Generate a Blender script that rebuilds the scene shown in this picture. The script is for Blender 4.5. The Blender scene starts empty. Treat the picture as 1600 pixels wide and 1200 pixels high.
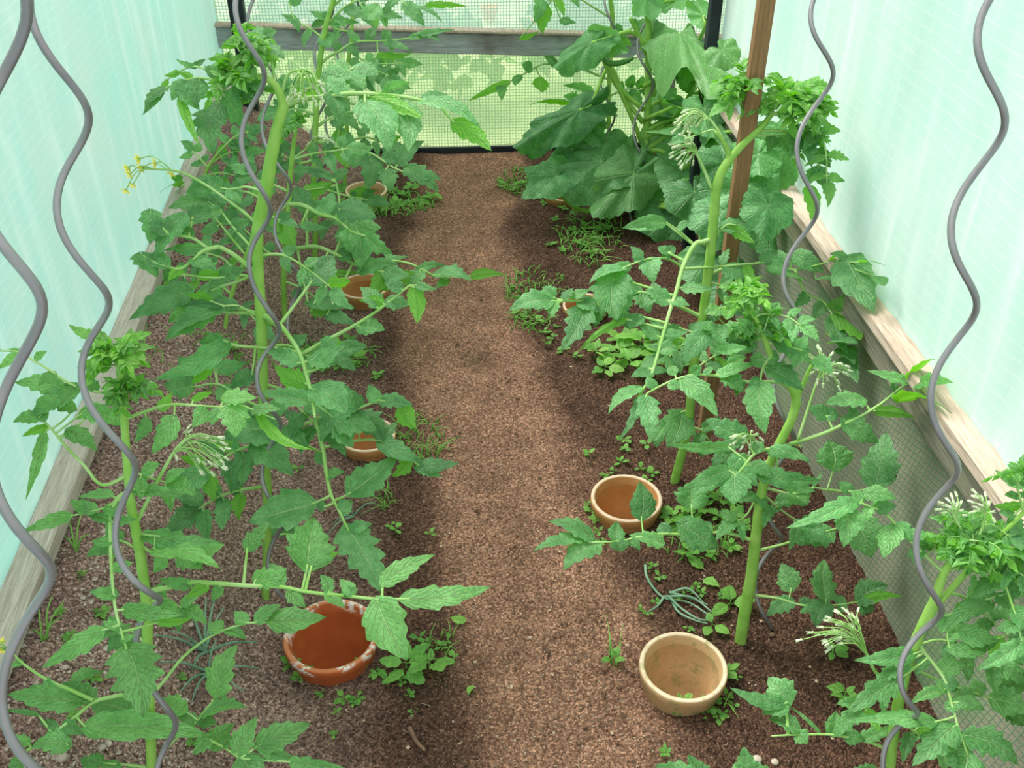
import bpy, math, random
import numpy as np
from mathutils import Vector, noise
random.seed(7)
rng = np.random.default_rng(7)
SC = bpy.context.scene
COL = SC.collection

# ------------------------------------------------------------------ camera, sky, sun, exposure
H, FPX = 1.68, 1570.0
YAW, PITCH = math.radians(4.971), math.radians(35.624)
RV = np.array([math.cos(YAW), -math.sin(YAW), 0.0])
FV = np.array([math.sin(YAW) * math.cos(PITCH), math.cos(YAW) * math.cos(PITCH), -math.sin(PITCH)])
UV_ = np.cross(RV, FV)
CP = np.array([0.0, 0.0, H])
cam = bpy.data.objects.new('camera', bpy.data.cameras.new('camera'))
COL.objects.link(cam)
cam.location = CP
cam.rotation_euler = (math.pi / 2 - PITCH, 0, -YAW)
cam.data.sensor_width = 36
cam.data.lens = 36 * FPX / 1600
cam.data.clip_start = 0.02
SC.camera = cam
SC.view_settings.view_transform = 'Standard'
SC.view_settings.look = 'None'
SC.view_settings.gamma = 1
SC.view_settings.use_curve_mapping = False
SC.view_settings.exposure = 0.85
wd = bpy.data.worlds.new('overcast_sky'); SC.world = wd; wd.use_nodes = True
wn = wd.node_tree; wn.nodes.clear()
wo = wn.nodes.new('ShaderNodeOutputWorld'); wb = wn.nodes.new('ShaderNodeBackground')
wg = wn.nodes.new('ShaderNodeTexCoord'); ws = wn.nodes.new('ShaderNodeSeparateXYZ'); wr = wn.nodes.new('ShaderNodeValToRGB')
wr.color_ramp.elements[0].position = 0.0; wr.color_ramp.elements[0].color = (0.62, 0.66, 0.68, 1)
wr.color_ramp.elements[1].position = 0.75; wr.color_ramp.elements[1].color = (1.0, 1.0, 0.98, 1)
wn.links.new(wg.outputs['Generated'], ws.inputs[0]); wn.links.new(ws.outputs['Z'], wr.inputs[0])
wn.links.new(wr.outputs[0], wb.inputs['Color']); wb.inputs['Strength'].default_value = .88
wn.links.new(wb.outputs[0], wo.inputs['Surface'])
sun = bpy.data.objects.new('sun', bpy.data.lights.new('sun', 'SUN')); COL.objects.link(sun)
sun.data.energy = 3.0; sun.data.angle = math.radians(30); sun.data.color = (1.0, 0.97, 0.9)
sun.rotation_euler = (math.radians(-24), math.radians(-26), 0)
SC.cycles.max_bounces = 8; SC.cycles.transparent_max_bounces = 10
SC.cycles.diffuse_bounces = 4; SC.cycles.use_denoising = True

# ------------------------------------------------------------------ places: soil height, viewing rays measured on the photo
def soil_z(x):
    t = min(max((-x - 0.33) / 0.43, 0), 1)
    return .25 * t * t * (3 - 2 * t)
def ray(x, y):
    return FV + RV * ((x - 800) / FPX) + UV_ * ((600 - y) / FPX)
def on_z(x, y, z=0.0):
    d = ray(x, y); return CP + d * ((z - H) / d[2])
def ground(x, y):
    z = 0.0
    for i in range(25):
        P = on_z(x, y, z); z = .5 * z + .5 * soil_z(P[0])
    P[2] = soil_z(P[0]); return P
def on_plane(x, y, y0, lean=0.15):      # the upright plane Y = y0 + lean * z in which a plant stands
    d = ray(x, y); t = (y0 + lean * H) / (d[1] - lean * d[2]); return CP + d * t
def dep(P): return float((P - CP) @ FV)
def at(x, y, depth):      # a point seen at pixel (x, y), kept inside the netting
    d = ray(x, y) * depth; p = CP + d; k = 1.0
    if p[0] > .885: k = min(k, .885 / p[0])
    if p[0] < -.775: k = min(k, -.775 / p[0])
    if p[1] > 3.97: k = min(k, 3.97 / p[1])
    return CP + d * k
def nrm(v): return v / max(np.linalg.norm(v), 1e-9)

# ------------------------------------------------------------------ materials
def mat(name):
    m = bpy.data.materials.new(name); m.use_nodes = True
    nt = m.node_tree; nt.nodes.clear()
    out = nt.nodes.new('ShaderNodeOutputMaterial')
    return m, nt, out
def N(nt, t, **kw):
    n = nt.nodes.new(t)
    for k, v in kw.items():
        if k in ('ins',):
            for a, b in v.items(): n.inputs[a].default_value = b
        else: setattr(n, k, v)
    return n
def ramp(nt, src, stops, interp='LINEAR'):
    r = nt.nodes.new('ShaderNodeValToRGB'); r.color_ramp.interpolation = interp
    el = r.color_ramp.elements
    while len(el) < len(stops): el.new(0.5)
    for e, (p, c) in zip(el, stops):
        e.position = p; e.color = (c[0], c[1], c[2], 1) if len(c) > 1 else (c[0],) * 3 + (1,)
    nt.links.new(src, r.inputs[0]); return r.outputs[0]
def mixc(nt, f, a, b, mode='MIX'):
    m = nt.nodes.new('ShaderNodeMix'); m.data_type = 'RGBA'; m.blend_type = mode
    for s, v in ((m.inputs[0], f), (m.inputs[6], a), (m.inputs[7], b)):
        if hasattr(v, 'is_output'): nt.links.new(v, s)
        elif isinstance(v, (int, float)): s.default_value = v
        else: s.default_value = (*v, 1)
    return m.outputs[2]
def mth(nt, op, a, b=0.0, c=None):
    m = nt.nodes.new('ShaderNodeMath'); m.operation = op
    for s, v in ((m.inputs[0], a), (m.inputs[1], b)) + (((m.inputs[2], c),) if c is not None else ()):
        if hasattr(v, 'is_output'): nt.links.new(v, s)
        else: s.default_value = v
    return m.outputs[0]
def noise_t(nt, vec, scale, detail=3, rough=.55, dist=0.0):
    n = N(nt, 'ShaderNodeTexNoise', ins={'Scale': scale, 'Detail': detail, 'Roughness': rough, 'Distortion': dist})
    nt.links.new(vec, n.inputs['Vector']); return n.outputs['Fac']
def objco(nt):
    return nt.nodes.new('ShaderNodeTexCoord').outputs['Object']
def bump(nt, h, strength, dist=.01, normal=None):
    b = N(nt, 'ShaderNodeBump', ins={'Strength': strength, 'Distance': dist}); nt.links.new(h, b.inputs['Height'])
    if normal is not None: nt.links.new(normal, b.inputs['Normal'])
    return b.outputs[0]
def principled(nt, out, col, rough=.6, spec=.4, normal=None, metal=0.0):
    p = N(nt, 'ShaderNodeBsdfPrincipled', ins={'Metallic': metal, 'Specular IOR Level': spec})
    for k, v in (('Base Color', col), ('Roughness', rough)):
        if hasattr(v, 'is_output'): nt.links.new(v, p.inputs[k])
        elif k == 'Base Color': p.inputs[k].default_value = (*v, 1)
        else: p.inputs[k].default_value = v
    if normal is not None: nt.links.new(normal, p.inputs['Normal'])
    if out is not None: nt.links.new(p.outputs[0], out.inputs['Surface'])
    return p.outputs[0]

def leaf_material(name, top_a, top_b, under, young, vein, radial=False, trans=.3):
    m, nt, out = mat(name)
    uv = N(nt, 'ShaderNodeUVMap', uv_map='UVMap').outputs[0]
    sp = nt.nodes.new('ShaderNodeSeparateXYZ'); nt.links.new(uv, sp.inputs[0])
    u = sp.outputs[0]; v = sp.outputs[1]
    att = N(nt, 'ShaderNodeAttribute', attribute_name='tint'); ts = nt.nodes.new('ShaderNodeSeparateColor'); nt.links.new(att.outputs['Color'], ts.inputs[0])
    oc = objco(nt)
    base = mixc(nt, ramp(nt, noise_t(nt, oc, 28, 3), [(.35, (0,)), (.65, (1,))]), top_a, top_b)
    base = mixc(nt, ts.outputs[1], base, young)
    if radial:      # palmate veins: u = angle/2pi, v = radius
        a = mth(nt, 'MULTIPLY', u, 7.0); a = mth(nt, 'FRACT', a); a = mth(nt, 'ABSOLUTE', mth(nt, 'SUBTRACT', a, .5))
        a = mth(nt, 'MULTIPLY', a, mth(nt, 'ADD', v, .02))
        v1 = ramp(nt, a, [(0, (1,)), (.022, (0,))])
        side = mth(nt, 'FRACT', mth(nt, 'ADD', mth(nt, 'MULTIPLY', v, 5.0), mth(nt, 'MULTIPLY', a, -6.0)))
        v2 = ramp(nt, mth(nt, 'ABSOLUTE', mth(nt, 'SUBTRACT', side, .5)), [(0, (.5,)), (.09, (0,))])
        quilt = noise_t(nt, oc, 130, 2)
    else:
        au = mth(nt, 'ABSOLUTE', u)
        v1 = ramp(nt, au, [(0.01, (1,)), (.065, (0,))])
        side = mth(nt, 'FRACT', mth(nt, 'ADD', mth(nt, 'MULTIPLY', v, 7.0), mth(nt, 'MULTIPLY', au, -2.6)))
        v2 = ramp(nt, mth(nt, 'ABSOLUTE', mth(nt, 'SUBTRACT', side, .5)), [(0, (.55,)), (.12, (0,))])
        quilt = noise_t(nt, oc, 190, 2)
    vv = mth(nt, 'MAXIMUM', v1, v2)
    topc = mixc(nt, mth(nt, 'MULTIPLY', vv, .32 if radial else .55), base, vein)
    fine = mixc(nt, 1.0, topc, ramp(nt, quilt, [(.3, (.8,)), (.7, (1.12,))]), 'MULTIPLY')
    fine = mixc(nt, 1.0, fine, ramp(nt, ts.outputs[0], [(0, (.62, .68, .66)), (1, (1.34, 1.28, 1.32))]), 'MULTIPLY')
    geo = nt.nodes.new('ShaderNodeNewGeometry')
    und = mixc(nt, mth(nt, 'MULTIPLY', vv, .35), under, vein)
    col = mixc(nt, geo.outputs['Backfacing'], fine, und)
    hgt = mth(nt, 'SUBTRACT', mth(nt, 'MULTIPLY', quilt, .6), mth(nt, 'MULTIPLY', vv, .5))
    nb = bump(nt, hgt, .85, .005)
    p = principled(nt, None, col, .45, .5, nb)
    tr = nt.nodes.new('ShaderNodeBsdfTranslucent')
    tc = mixc(nt, 1.0, col, (1.15, 1.35, .22), 'MULTIPLY')
    tb = mixc(nt, 1.0, tc, (1.5, 1.5, 1.5), 'MULTIPLY')
    nt.links.new(tb, tr.inputs['Color'])
    ms = N(nt, 'ShaderNodeMixShader', ins={0: trans}); nt.links.new(p, ms.inputs[1]); nt.links.new(tr.outputs[0], ms.inputs[2])
    nt.links.new(ms.outputs[0], out.inputs['Surface'])
    return m

M = {}
M['leaf'] = leaf_material('tomato_leaf', (.068, .250, .068), (.155, .395, .145), (.15, .42, .04), (.24, .52, .07), (.46, .66, .36))
M['cuke'] = leaf_material('cucumber_leaf', (.055, .215, .055), (.115, .33, .110), (.17, .40, .15), (.27, .52, .16), (.38, .60, .32), radial=True, trans=.28)
M['weed'] = leaf_material('weed_leaf', (.11, .36, .055), (.19, .47, .08), (.17, .42, .08), (.30, .55, .10), (.38, .62, .22), trans=.3)

def stem_material(name, a, b, rough=.5):
    m, nt, out = mat(name); oc = objco(nt)
    c = mixc(nt, ramp(nt, noise_t(nt, oc, 22, 3), [(.35, (0,)), (.65, (1,))]), a, b)
    nb = bump(nt, noise_t(nt, oc, 420, 2), .35, .002)
    p = principled(nt, None, c, rough, .3, nb)
    tr = nt.nodes.new('ShaderNodeBsdfTranslucent'); nt.links.new(c, tr.inputs['Color'])
    ms = N(nt, 'ShaderNodeMixShader', ins={0: .12}); nt.links.new(p, ms.inputs[1]); nt.links.new(tr.outputs[0], ms.inputs[2])
    nt.links.new(ms.outputs[0], out.inputs['Surface']); return m
M['stem'] = stem_material('hairy_green_stem', (.25, .52, .075), (.38, .64, .14))
M['stalk'] = stem_material('leaf_stalk', (.28, .54, .12), (.46, .68, .27))
M['fuzz'] = stem_material('hairy_bud', (.50, .66, .34), (.72, .80, .56), .8)
M['petal'] = stem_material('yellow_petal', (.95, .78, .06), (1.0, .88, .22), .6)
M['wpetal'] = stem_material('pale_bud', (.85, .86, .60), (.95, .93, .78), .6)
M['fruit'] = stem_material('cucumber_skin', (.05, .19, .035), (.10, .30, .06), .35)
M['onion'] = stem_material('onion_leaf', (.12, .27, .16), (.28, .43, .30), .5)
M['dry'] = stem_material('dry_stalk', (.42, .30, .18), (.62, .50, .34), .8)
M['grass'] = stem_material('grass_blade', (.15, .40, .06), (.28, .54, .12), .5)

# soil
m, nt, out = mat('soil'); oc = objco(nt)
att = N(nt, 'ShaderNodeAttribute', attribute_name='zone'); zs = nt.nodes.new('ShaderNodeSeparateColor'); nt.links.new(att.outputs['Color'], zs.inputs[0])
path, leftb = zs.outputs[0], zs.outputs[1]
n1 = noise_t(nt, oc, 9, 5, .6); n2 = noise_t(nt, oc, 130, 5, .72); n3 = noise_t(nt, oc, 420, 3, .75)
bed = mixc(nt, ramp(nt, n2, [(.38, (0,)), (.64, (1,))]), (.070, .033, .022), (.27, .145, .098))  # dark bed soil; base deepened further to hold the shade beside the right wall
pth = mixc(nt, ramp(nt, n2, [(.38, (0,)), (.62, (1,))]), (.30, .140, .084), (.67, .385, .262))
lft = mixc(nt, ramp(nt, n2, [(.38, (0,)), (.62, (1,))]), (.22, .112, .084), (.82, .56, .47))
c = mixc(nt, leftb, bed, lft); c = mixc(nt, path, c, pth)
c = mixc(nt, 1.0, c, ramp(nt, n1, [(.3, (.72,)), (.7, (1.25,))]), 'MULTIPLY')
c = mixc(nt, 1.0, c, ramp(nt, n3, [(.32, (.40,)), (.68, (1.65,))]), 'MULTIPLY')
vo = N(nt, 'ShaderNodeTexVoronoi', ins={'Scale': 300.0}); nt.links.new(oc, vo.inputs['Vector'])
vc = nt.nodes.new('ShaderNodeSeparateColor'); nt.links.new(vo.outputs['Color'], vc.inputs[0])
grit = mth(nt, 'MULTIPLY', ramp(nt, vo.outputs['Distance'], [(.18, (1,)), (.34, (0,))]), ramp(nt, vc.outputs[0], [(.80, (0,)), (.84, (1,))]))
c = mixc(nt, mth(nt, 'MULTIPLY', grit, .75), c, (.70, .56, .47))
dark = mth(nt, 'MULTIPLY', ramp(nt, vo.outputs['Distance'], [(.15, (1,)), (.4, (0,))]), ramp(nt, vc.outputs[1], [(.80, (0,)), (.86, (1,))]))
c = mixc(nt, mth(nt, 'MULTIPLY', dark, .55), c, (.05, .025, .015))
v2 = N(nt, 'ShaderNodeTexVoronoi', ins={'Scale': 215.0}); nt.links.new(oc, v2.inputs['Vector'])
c2 = nt.nodes.new('ShaderNodeSeparateColor'); nt.links.new(v2.outputs['Color'], c2.inputs[0])
c = mixc(nt, 1.0, c, ramp(nt, c2.outputs[0], [(0, (.62,)), (.5, (.92,)), (1, (1.5,))]), 'MULTIPLY')
c = mixc(nt, 1.0, c, ramp(nt, v2.outputs['Distance'], [(.3, (1.08,)), (.75, (.66,))]), 'MULTIPLY')
n2 = mth(nt, 'SUBTRACT', n2, mth(nt, 'MULTIPLY', v2.outputs['Distance'], .8))
hh = mth(nt, 'ADD', mth(nt, 'MULTIPLY', n2, 1.0), mth(nt, 'ADD', mth(nt, 'MULTIPLY', n3, .35), mth(nt, 'MULTIPLY', grit, .25)))
principled(nt, out, c, .9, .15, bump(nt, hh, 1.0, .011)); M['soil'] = m

def plain(name, a, b, scale=40, rough=.7, spec=.3, bs=.3, bsc=200, stretch=None):
    m, nt, out = mat(name); oc = objco(nt)
    if stretch:
        mp = N(nt, 'ShaderNodeMapping', ins={'Scale': stretch}); nt.links.new(oc, mp.inputs[0]); oc = mp.outputs[0]
    n = noise_t(nt, oc, scale, 4, .6)
    c = mixc(nt, ramp(nt, n, [(.3, (0,)), (.7, (1,))]), a, b)
    principled(nt, out, c, rough, spec, bump(nt, noise_t(nt, oc, bsc, 3), bs, .003)); return m
M['pebble'] = plain('pebble', (.42, .33, .27), (.70, .60, .52), 25)
M['brownstone'] = plain('brown_clod', (.12, .06, .04), (.25, .15, .10), 25)
M['straw'] = plain('straw', (.40, .26, .16), (.66, .50, .36), 60)
M['steel'] = plain('dull_aluminium_rod', (.19, .18, .19), (.32, .305, .315), 8, .36, .5, .1)
M['steel'].node_tree.nodes['Principled BSDF'].inputs['Metallic'].default_value = .45
M['string'] = plain('white_string', (.6, .58, .5), (.8, .78, .7))
M['blackpost'] = plain('dark_tarred_post', (.008, .012, .016), (.02, .03, .036), 20, .6)
def wood(name, a, b, c2, axis):
    m, nt, out = mat(name); oc = objco(nt)
    st = [30, 30, 30]; st[axis] = 1.6
    mp = N(nt, 'ShaderNodeMapping', ins={'Scale': tuple(st)}); nt.links.new(oc, mp.inputs[0])
    g = noise_t(nt, mp.outputs[0], 3.0, 5, .65, .4); big = noise_t(nt, oc, 5, 3)
    c = mixc(nt, ramp(nt, g, [(.3, (0,)), (.7, (1,))]), a, b)
    c = mixc(nt, ramp(nt, big, [(.45, (0,)), (.7, (.8,))]), c, c2)
    c = mixc(nt, 1.0, c, ramp(nt, noise_t(nt, mp.outputs[0], 14, 3), [(.3, (.75,)), (.6, (1.1,))]), 'MULTIPLY')
    principled(nt, out, c, .85, .2, bump(nt, g, .6, .006)); return m
M['rail'] = wood('weathered_pine_board', (.40, .29, .22), (.66, .53, .43), (.50, .42, .35), 1)
M['railgrey'] = wood('grey_weathered_board', (.17, .155, .12), (.31, .28, .225), (.20, .21, .12), 1)
M['raill'] = wood('silvered_board', (.36, .31, .26), (.60, .53, .45), (.45, .40, .33), 1)
M['backrail'] = wood('grey_back_board', (.30, .33, .34), (.52, .56, .56), (.16, .11, .09), 0)
M['stake'] = wood('brown_wooden_stake', (.20, .105, .045), (.34, .20, .10), (.24, .13, .06), 2)

def clay(name, a, b, rimc, moss, mossamt, white=0.0):
    m, nt, out = mat(name); oc = objco(nt)
    c = mixc(nt, ramp(nt, noise_t(nt, oc, 14, 5, .6), [(.3, (0,)), (.7, (1,))]), a, b)
    sp = nt.nodes.new('ShaderNodeSeparateXYZ'); nt.links.new(oc, sp.inputs[0])
    rimf = ramp(nt, sp.outputs[2], [(.0, (0,)), (1.0, (0,))])
    r = nt.nodes.new('ShaderNodeMapRange'); r.inputs[1].default_value = -.004; r.inputs[2].default_value = -.0005
    nt.links.new(mth(nt, 'ADD', sp.outputs[2], mth(nt, 'MULTIPLY', noise_t(nt, oc, 60, 3), -.002)), r.inputs[0])
    c = mixc(nt, mth(nt, 'MULTIPLY', r.outputs[0], .85), c, rimc)
    if mossamt: c = mixc(nt, mth(nt, 'MULTIPLY', ramp(nt, noise_t(nt, oc, 30, 4, .7), [(.5, (0,)), (.68, (1,))]), mossamt), c, moss)
    if white:
        r2 = nt.nodes.new('ShaderNodeMapRange'); r2.inputs[1].default_value = -.022; r2.inputs[2].default_value = -.010
        nt.links.new(sp.outputs[2], r2.inputs[0])
        w = mth(nt, 'MULTIPLY', r2.outputs[0], ramp(nt, noise_t(nt, oc, 95, 4, .7), [(.48, (0,)), (.52, (1,))]))
        w = mth(nt, 'MULTIPLY', w, ramp(nt, noise_t(nt, oc, 14, 2), [(.46, (0,)), (.52, (1,))]))
        c = mixc(nt, mth(nt, 'MULTIPLY', w, white), c, (.78, .72, .68))
    principled(nt, out, c, .75, .3, bump(nt, noise_t(nt, oc, 140, 3), .25, .003)); return m
M['red_clay'] = clay('new_red_terracotta', (.42, .085, .022), (.55, .135, .035), (.60, .22, .10), (.2, .2, .05), 0, .9)
M['cream_clay'] = clay('limed_cream_terracotta', (.52, .30, .14), (.66, .44, .24), (.80, .66, .50), (.22, .24, .06), .75)
M['orange_clay'] = clay('aged_orange_terracotta', (.46, .20, .065), (.60, .31, .12), (.74, .60, .48), (.30, .25, .10), .4)

def net_material(name, base, line, period, vper, mott, trans=.5, tr=0.0):
    m, nt, out = mat(name); oc = objco(nt)
    def wave(d, per, distn, ds):
        w = N(nt, 'ShaderNodeTexWave', bands_direction=d, ins={'Scale': .3142 / per, 'Distortion': distn, 'Detail': 2.0, 'Detail Scale': ds})
        nt.links.new(oc, w.inputs['Vector']); return w.outputs['Fac']
    h = ramp(nt, wave('Z', period, 1.6, 2.0), [(.93, (0,)), (.995, (1,))])
    v = ramp(nt, wave('Y', vper, 1.2, 1.0), [(.5, (0,)), (.95, (1,))])
    c = mixc(nt, ramp(nt, noise_t(nt, oc, 3.0, 4, .6), [(.3, (0,)), (.7, (1,))]), base, mott)
    mp = N(nt, 'ShaderNodeMapping', ins={'Scale': (1, 9, .8)}); nt.links.new(oc, mp.inputs[0])
    c = mixc(nt, ramp(nt, noise_t(nt, mp.outputs[0], 2.2, 4, .6), [(.5, (0,)), (.72, (.75,))]), c, line)
    c = mixc(nt, mth(nt, 'MULTIPLY', v, .35), c, line)
    h2 = mth(nt, 'MULTIPLY', h, ramp(nt, noise_t(nt, oc, 60, 2), [(.38, (.15,)), (.58, (1,))]))
    c = mixc(nt, mth(nt, 'MULTIPLY', h2, .6), c, line)
    d = nt.nodes.new('ShaderNodeBsdfDiffuse'); t = nt.nodes.new('ShaderNodeBsdfTranslucent')
    nt.links.new(c, d.inputs[0]); nt.links.new(c, t.inputs[0])
    nb = bump(nt, mth(nt, 'ADD', mth(nt, 'MULTIPLY', h, .4), mth(nt, 'MULTIPLY', v, .4)), .2, .001); nt.links.new(nb, d.inputs['Normal'])
    ms = N(nt, 'ShaderNodeMixShader', ins={0: trans}); nt.links.new(d.outputs[0], ms.inputs[1]); nt.links.new(t.outputs[0], ms.inputs[2])
    nt.links.new(ms.outputs[0], out.inputs['Surface']); return m
M['net_l'] = net_material('mint_shade_net', (.60, .86, .80), (.84, .94, .91), .022, .0045, (.73, .85, .80))
M['net_r'] = net_material('pale_mint_shade_net', (.64, .855, .775), (.87, .93, .90), .026, .0055, (.80, .88, .83))
# see-through net at the far end
m, nt, out = mat('see_through_net'); oc = objco(nt)
def wv(d, per, ramp_):
    w = N(nt, 'ShaderNodeTexWave', bands_direction=d, ins={'Scale': .3142 / per, 'Distortion': .25, 'Detail': 1.0})
    nt.links.new(oc, w.inputs['Vector']); return ramp(nt, w.outputs['Fac'], ramp_)
g = mth(nt, 'MAXIMUM', wv('X', .0125, [(.80, (0,)), (.93, (1,))]), wv('Z', .0125, [(.80, (0,)), (.93, (1,))]))
sp = nt.nodes.new('ShaderNodeSeparateXYZ'); nt.links.new(oc, sp.inputs[0])
up = nt.nodes.new('ShaderNodeMapRange'); up.inputs[1].default_value = .43; up.inputs[2].default_value = .45; nt.links.new(sp.outputs[2], up.inputs[0])
st = wv('Z', .021, [(.45, (0,)), (.75, (1,))])
filmc = mixc(nt, up.outputs[0], (.66, .84, .50), (.74, .88, .82))
filmc = mixc(nt, mth(nt, 'MULTIPLY', st, up.outputs[0]), filmc, (.80, .93, .88))
c = mixc(nt, mth(nt, 'MULTIPLY', g, .6), filmc, (.05, .30, .19))
d = nt.nodes.new('ShaderNodeBsdfDiffuse'); t = nt.nodes.new('ShaderNodeBsdfTranslucent'); tp = nt.nodes.new('ShaderNodeBsdfTransparent')
nt.links.new(c, d.inputs[0]); nt.links.new(c, t.inputs[0])
ms = N(nt, 'ShaderNodeMixShader', ins={0: .55}); nt.links.new(d.outputs[0], ms.inputs[1]); nt.links.new(t.outputs[0], ms.inputs[2])
fac = mth(nt, 'ADD', mth(nt, 'ADD', .42, mth(nt, 'MULTIPLY', g, .28)), mth(nt, 'MULTIPLY', up.outputs[0], .08))
mt = N(nt, 'ShaderNodeMixShader'); nt.links.new(fac, mt.inputs[0]); nt.links.new(tp.outputs[0], mt.inputs[1]); nt.links.new(ms.outputs[0], mt.inputs[2])
nt.links.new(mt.outputs[0], out.inputs['Surface']); M['net_b'] = m
# lower right panel: doubled green net over old sheeting, crossing threads
m, nt, out = mat('crosshatched_net_panel'); oc = objco(nt)
def dg(rot, per):
    mp = N(nt, 'ShaderNodeMapping', ins={'Rotation': (rot, 0, 0)}); nt.links.new(oc, mp.inputs[0])
    w = N(nt, 'ShaderNodeTexWave', bands_direction='Z', ins={'Scale': .3142 / per, 'Distortion': .8, 'Detail': 1.0, 'Detail Scale': 1.5})
    nt.links.new(mp.outputs[0], w.inputs['Vector']); return ramp(nt, w.outputs['Fac'], [(.80, (0,)), (.95, (1,))])
g = mth(nt, 'MAXIMUM', dg(.30, .014), dg(1.35, .014))
c = mixc(nt, ramp(nt, noise_t(nt, oc, 6, 4), [(.35, (0,)), (.65, (1,))]), (.20, .20, .14), (.33, .31, .23))
c = mixc(nt, ramp(nt, noise_t(nt, oc, 4.5, 2), [(.52, (0,)), (.66, (.6,))]), c, (.16, .30, .12))
c = mixc(nt, mth(nt, 'MULTIPLY', g, .55), c, (.09, .21, .13))
principled(nt, out, c, .8, .2, bump(nt, g, .4, .002)); M['net_low'] = m
M['lawn'] = plain('lawn', (.30, .42, .16), (.72, .74, .42), 5)
M['hedge'] = plain('hedge_leaves', (.06, .22, .03), (.25, .48, .10), 14)
M['brick'] = plain('orange_tile', (.85, .24, .05), (.95, .32, .09), 14)

# ------------------------------------------------------------------ mesh building
class MB:
    def __init__(s):
        s.v = []; s.f = []; s.uv = []; s.t = []; s.mi = []; s.n = 0
    def add(s, V, F, UV=None, tint=(.5, 0, 0), mi=0):
        V = np.asarray(V, float); F = np.asarray(F, int)
        s.v.append(V); s.f.append(np.where(F < 0, -1, F + s.n)); s.n += len(V)
        s.uv.append(np.zeros((len(V), 2)) if UV is None else UV)
        s.t.append(np.tile(np.array([*tint, 1.0]), (len(V), 1))); s.mi.append(np.full(len(F), mi))
    def build(s, name, mats, parent=None, origin=(0, 0, 0), smooth=True, label=None):
        o3 = np.array(origin, float)
        V = np.concatenate(s.v)
        if parent is not None: V[:, 0] = np.clip(V[:, 0], -.800, .908); V[:, 1] = np.minimum(V[:, 1], 3.995)
        V = V - o3
        faces = [tuple(int(k) for k in f if k >= 0) for F in s.f for f in F]
        me = bpy.data.meshes.new(name); me.from_pydata(V.tolist(), [], faces)
        UV = np.concatenate(s.uv); T = np.concatenate(s.t)
        li = np.empty(len(me.loops), int); me.loops.foreach_get('vertex_index', li)
        ul = me.uv_layers.new(name='UVMap'); ul.data.foreach_set('uv', UV[li].ravel())
        ca = me.color_attributes.new('tint', 'FLOAT_COLOR', 'POINT'); ca.data.foreach_set('color', T.ravel())
        for mm in (mats if isinstance(mats, (list, tuple)) else [mats]): me.materials.append(mm)
        me.polygons.foreach_set('material_index', np.concatenate(s.mi))
        if smooth: me.polygons.foreach_set('use_smooth', [True] * len(me.polygons))
        me.update()
        o = bpy.data.objects.new(name, me); COL.objects.link(o)
        if parent is not None:
            o.parent = parent
            o.location = o3 - np.array(parent['_o'] if '_o' in parent else (0, 0, 0))
        else: o.location = o3
        if label: o['label'] = label
        return o
def tag(o, label, cat=None, group=None, kind=None):
    if label: o['label'] = label
    if cat: o['category'] = cat
    if group: o['group'] = group
    if kind: o['kind'] = kind
    return o
def empty(name, loc, label, cat, group=None):
    o = bpy.data.objects.new(name, None); COL.objects.link(o); o.location = loc; o.empty_display_size = .02
    o['_o'] = [float(a) for a in loc]
    return tag(o, label, cat, group)
def grid_faces(n, m):
    i, j = np.meshgrid(np.arange(n - 1), np.arange(m - 1), indexing='ij'); a = (i * m + j).ravel()
    return np.stack([a, a + 1, a + m + 1, a + m], 1)
def smooth_path(P, k=5):
    P = np.asarray(P, float)
    if len(P) < 3: return np.array([P[0] + (P[-1] - P[0]) * t for t in np.linspace(0, 1, k + 1)])
    Q = np.vstack([2 * P[0] - P[1], P, 2 * P[-1] - P[-2]]); out = []
    for i in range(1, len(Q) - 2):
        for t in np.linspace(0, 1, k, endpoint=False):
            a, b, c, d = Q[i - 1], Q[i], Q[i + 1], Q[i + 2]
            out.append(.5 * ((2 * b) + (c - a) * t + (2 * a - 5 * b + 4 * c - d) * t * t + (3 * b - a - 3 * c + d) * t ** 3))
    out.append(P[-1]); return np.array(out)
def tube(mb, P, R, mi=0, ns=8, cap=True, tint=(.5, 0, 0), bumpy=0.0):
    P = np.asarray(P, float); n = len(P); R = np.broadcast_to(np.asarray(R, float), (n,)).copy()
    T = np.gradient(P, axis=0); T /= np.maximum(np.linalg.norm(T, axis=1, keepdims=True), 1e-9)
    a = np.array([0, 0, 1.0]) if abs(T[0][2]) < .9 else np.array([1.0, 0, 0])
    X = nrm(np.cross(T[0], a)); fr = []
    for i in range(n):
        X = nrm(X - T[i] * (X @ T[i])); fr.append((X, np.cross(T[i], X)))
    ang = np.linspace(0, 2 * np.pi, ns, endpoint=False)
    V = np.concatenate([P[i] + R[i] * (1 + (bumpy * math.sin(i * 1.7) if bumpy else 0)) * (np.cos(ang)[:, None] * fr[i][0] + np.sin(ang)[:, None] * fr[i][1]) for i in range(n)])
    F = []
    for i in range(n - 1):
        for j in range(ns):
            k = (j + 1) % ns; F.append((i * ns + j, i * ns + k, (i + 1) * ns + k, (i + 1) * ns + j))
    if cap:
        V = np.vstack([V, P[0] - T[0] * R[0] * .3, P[-1] + T[-1] * R[-1] * .5]); c0 = n * ns
        for j in range(ns):
            k = (j + 1) % ns; F.append((c0, k, j, -1)); F.append((c0 + 1, (n - 1) * ns + j, (n - 1) * ns + k, -1))
    mb.add(V, F, None, tint, mi)
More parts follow.
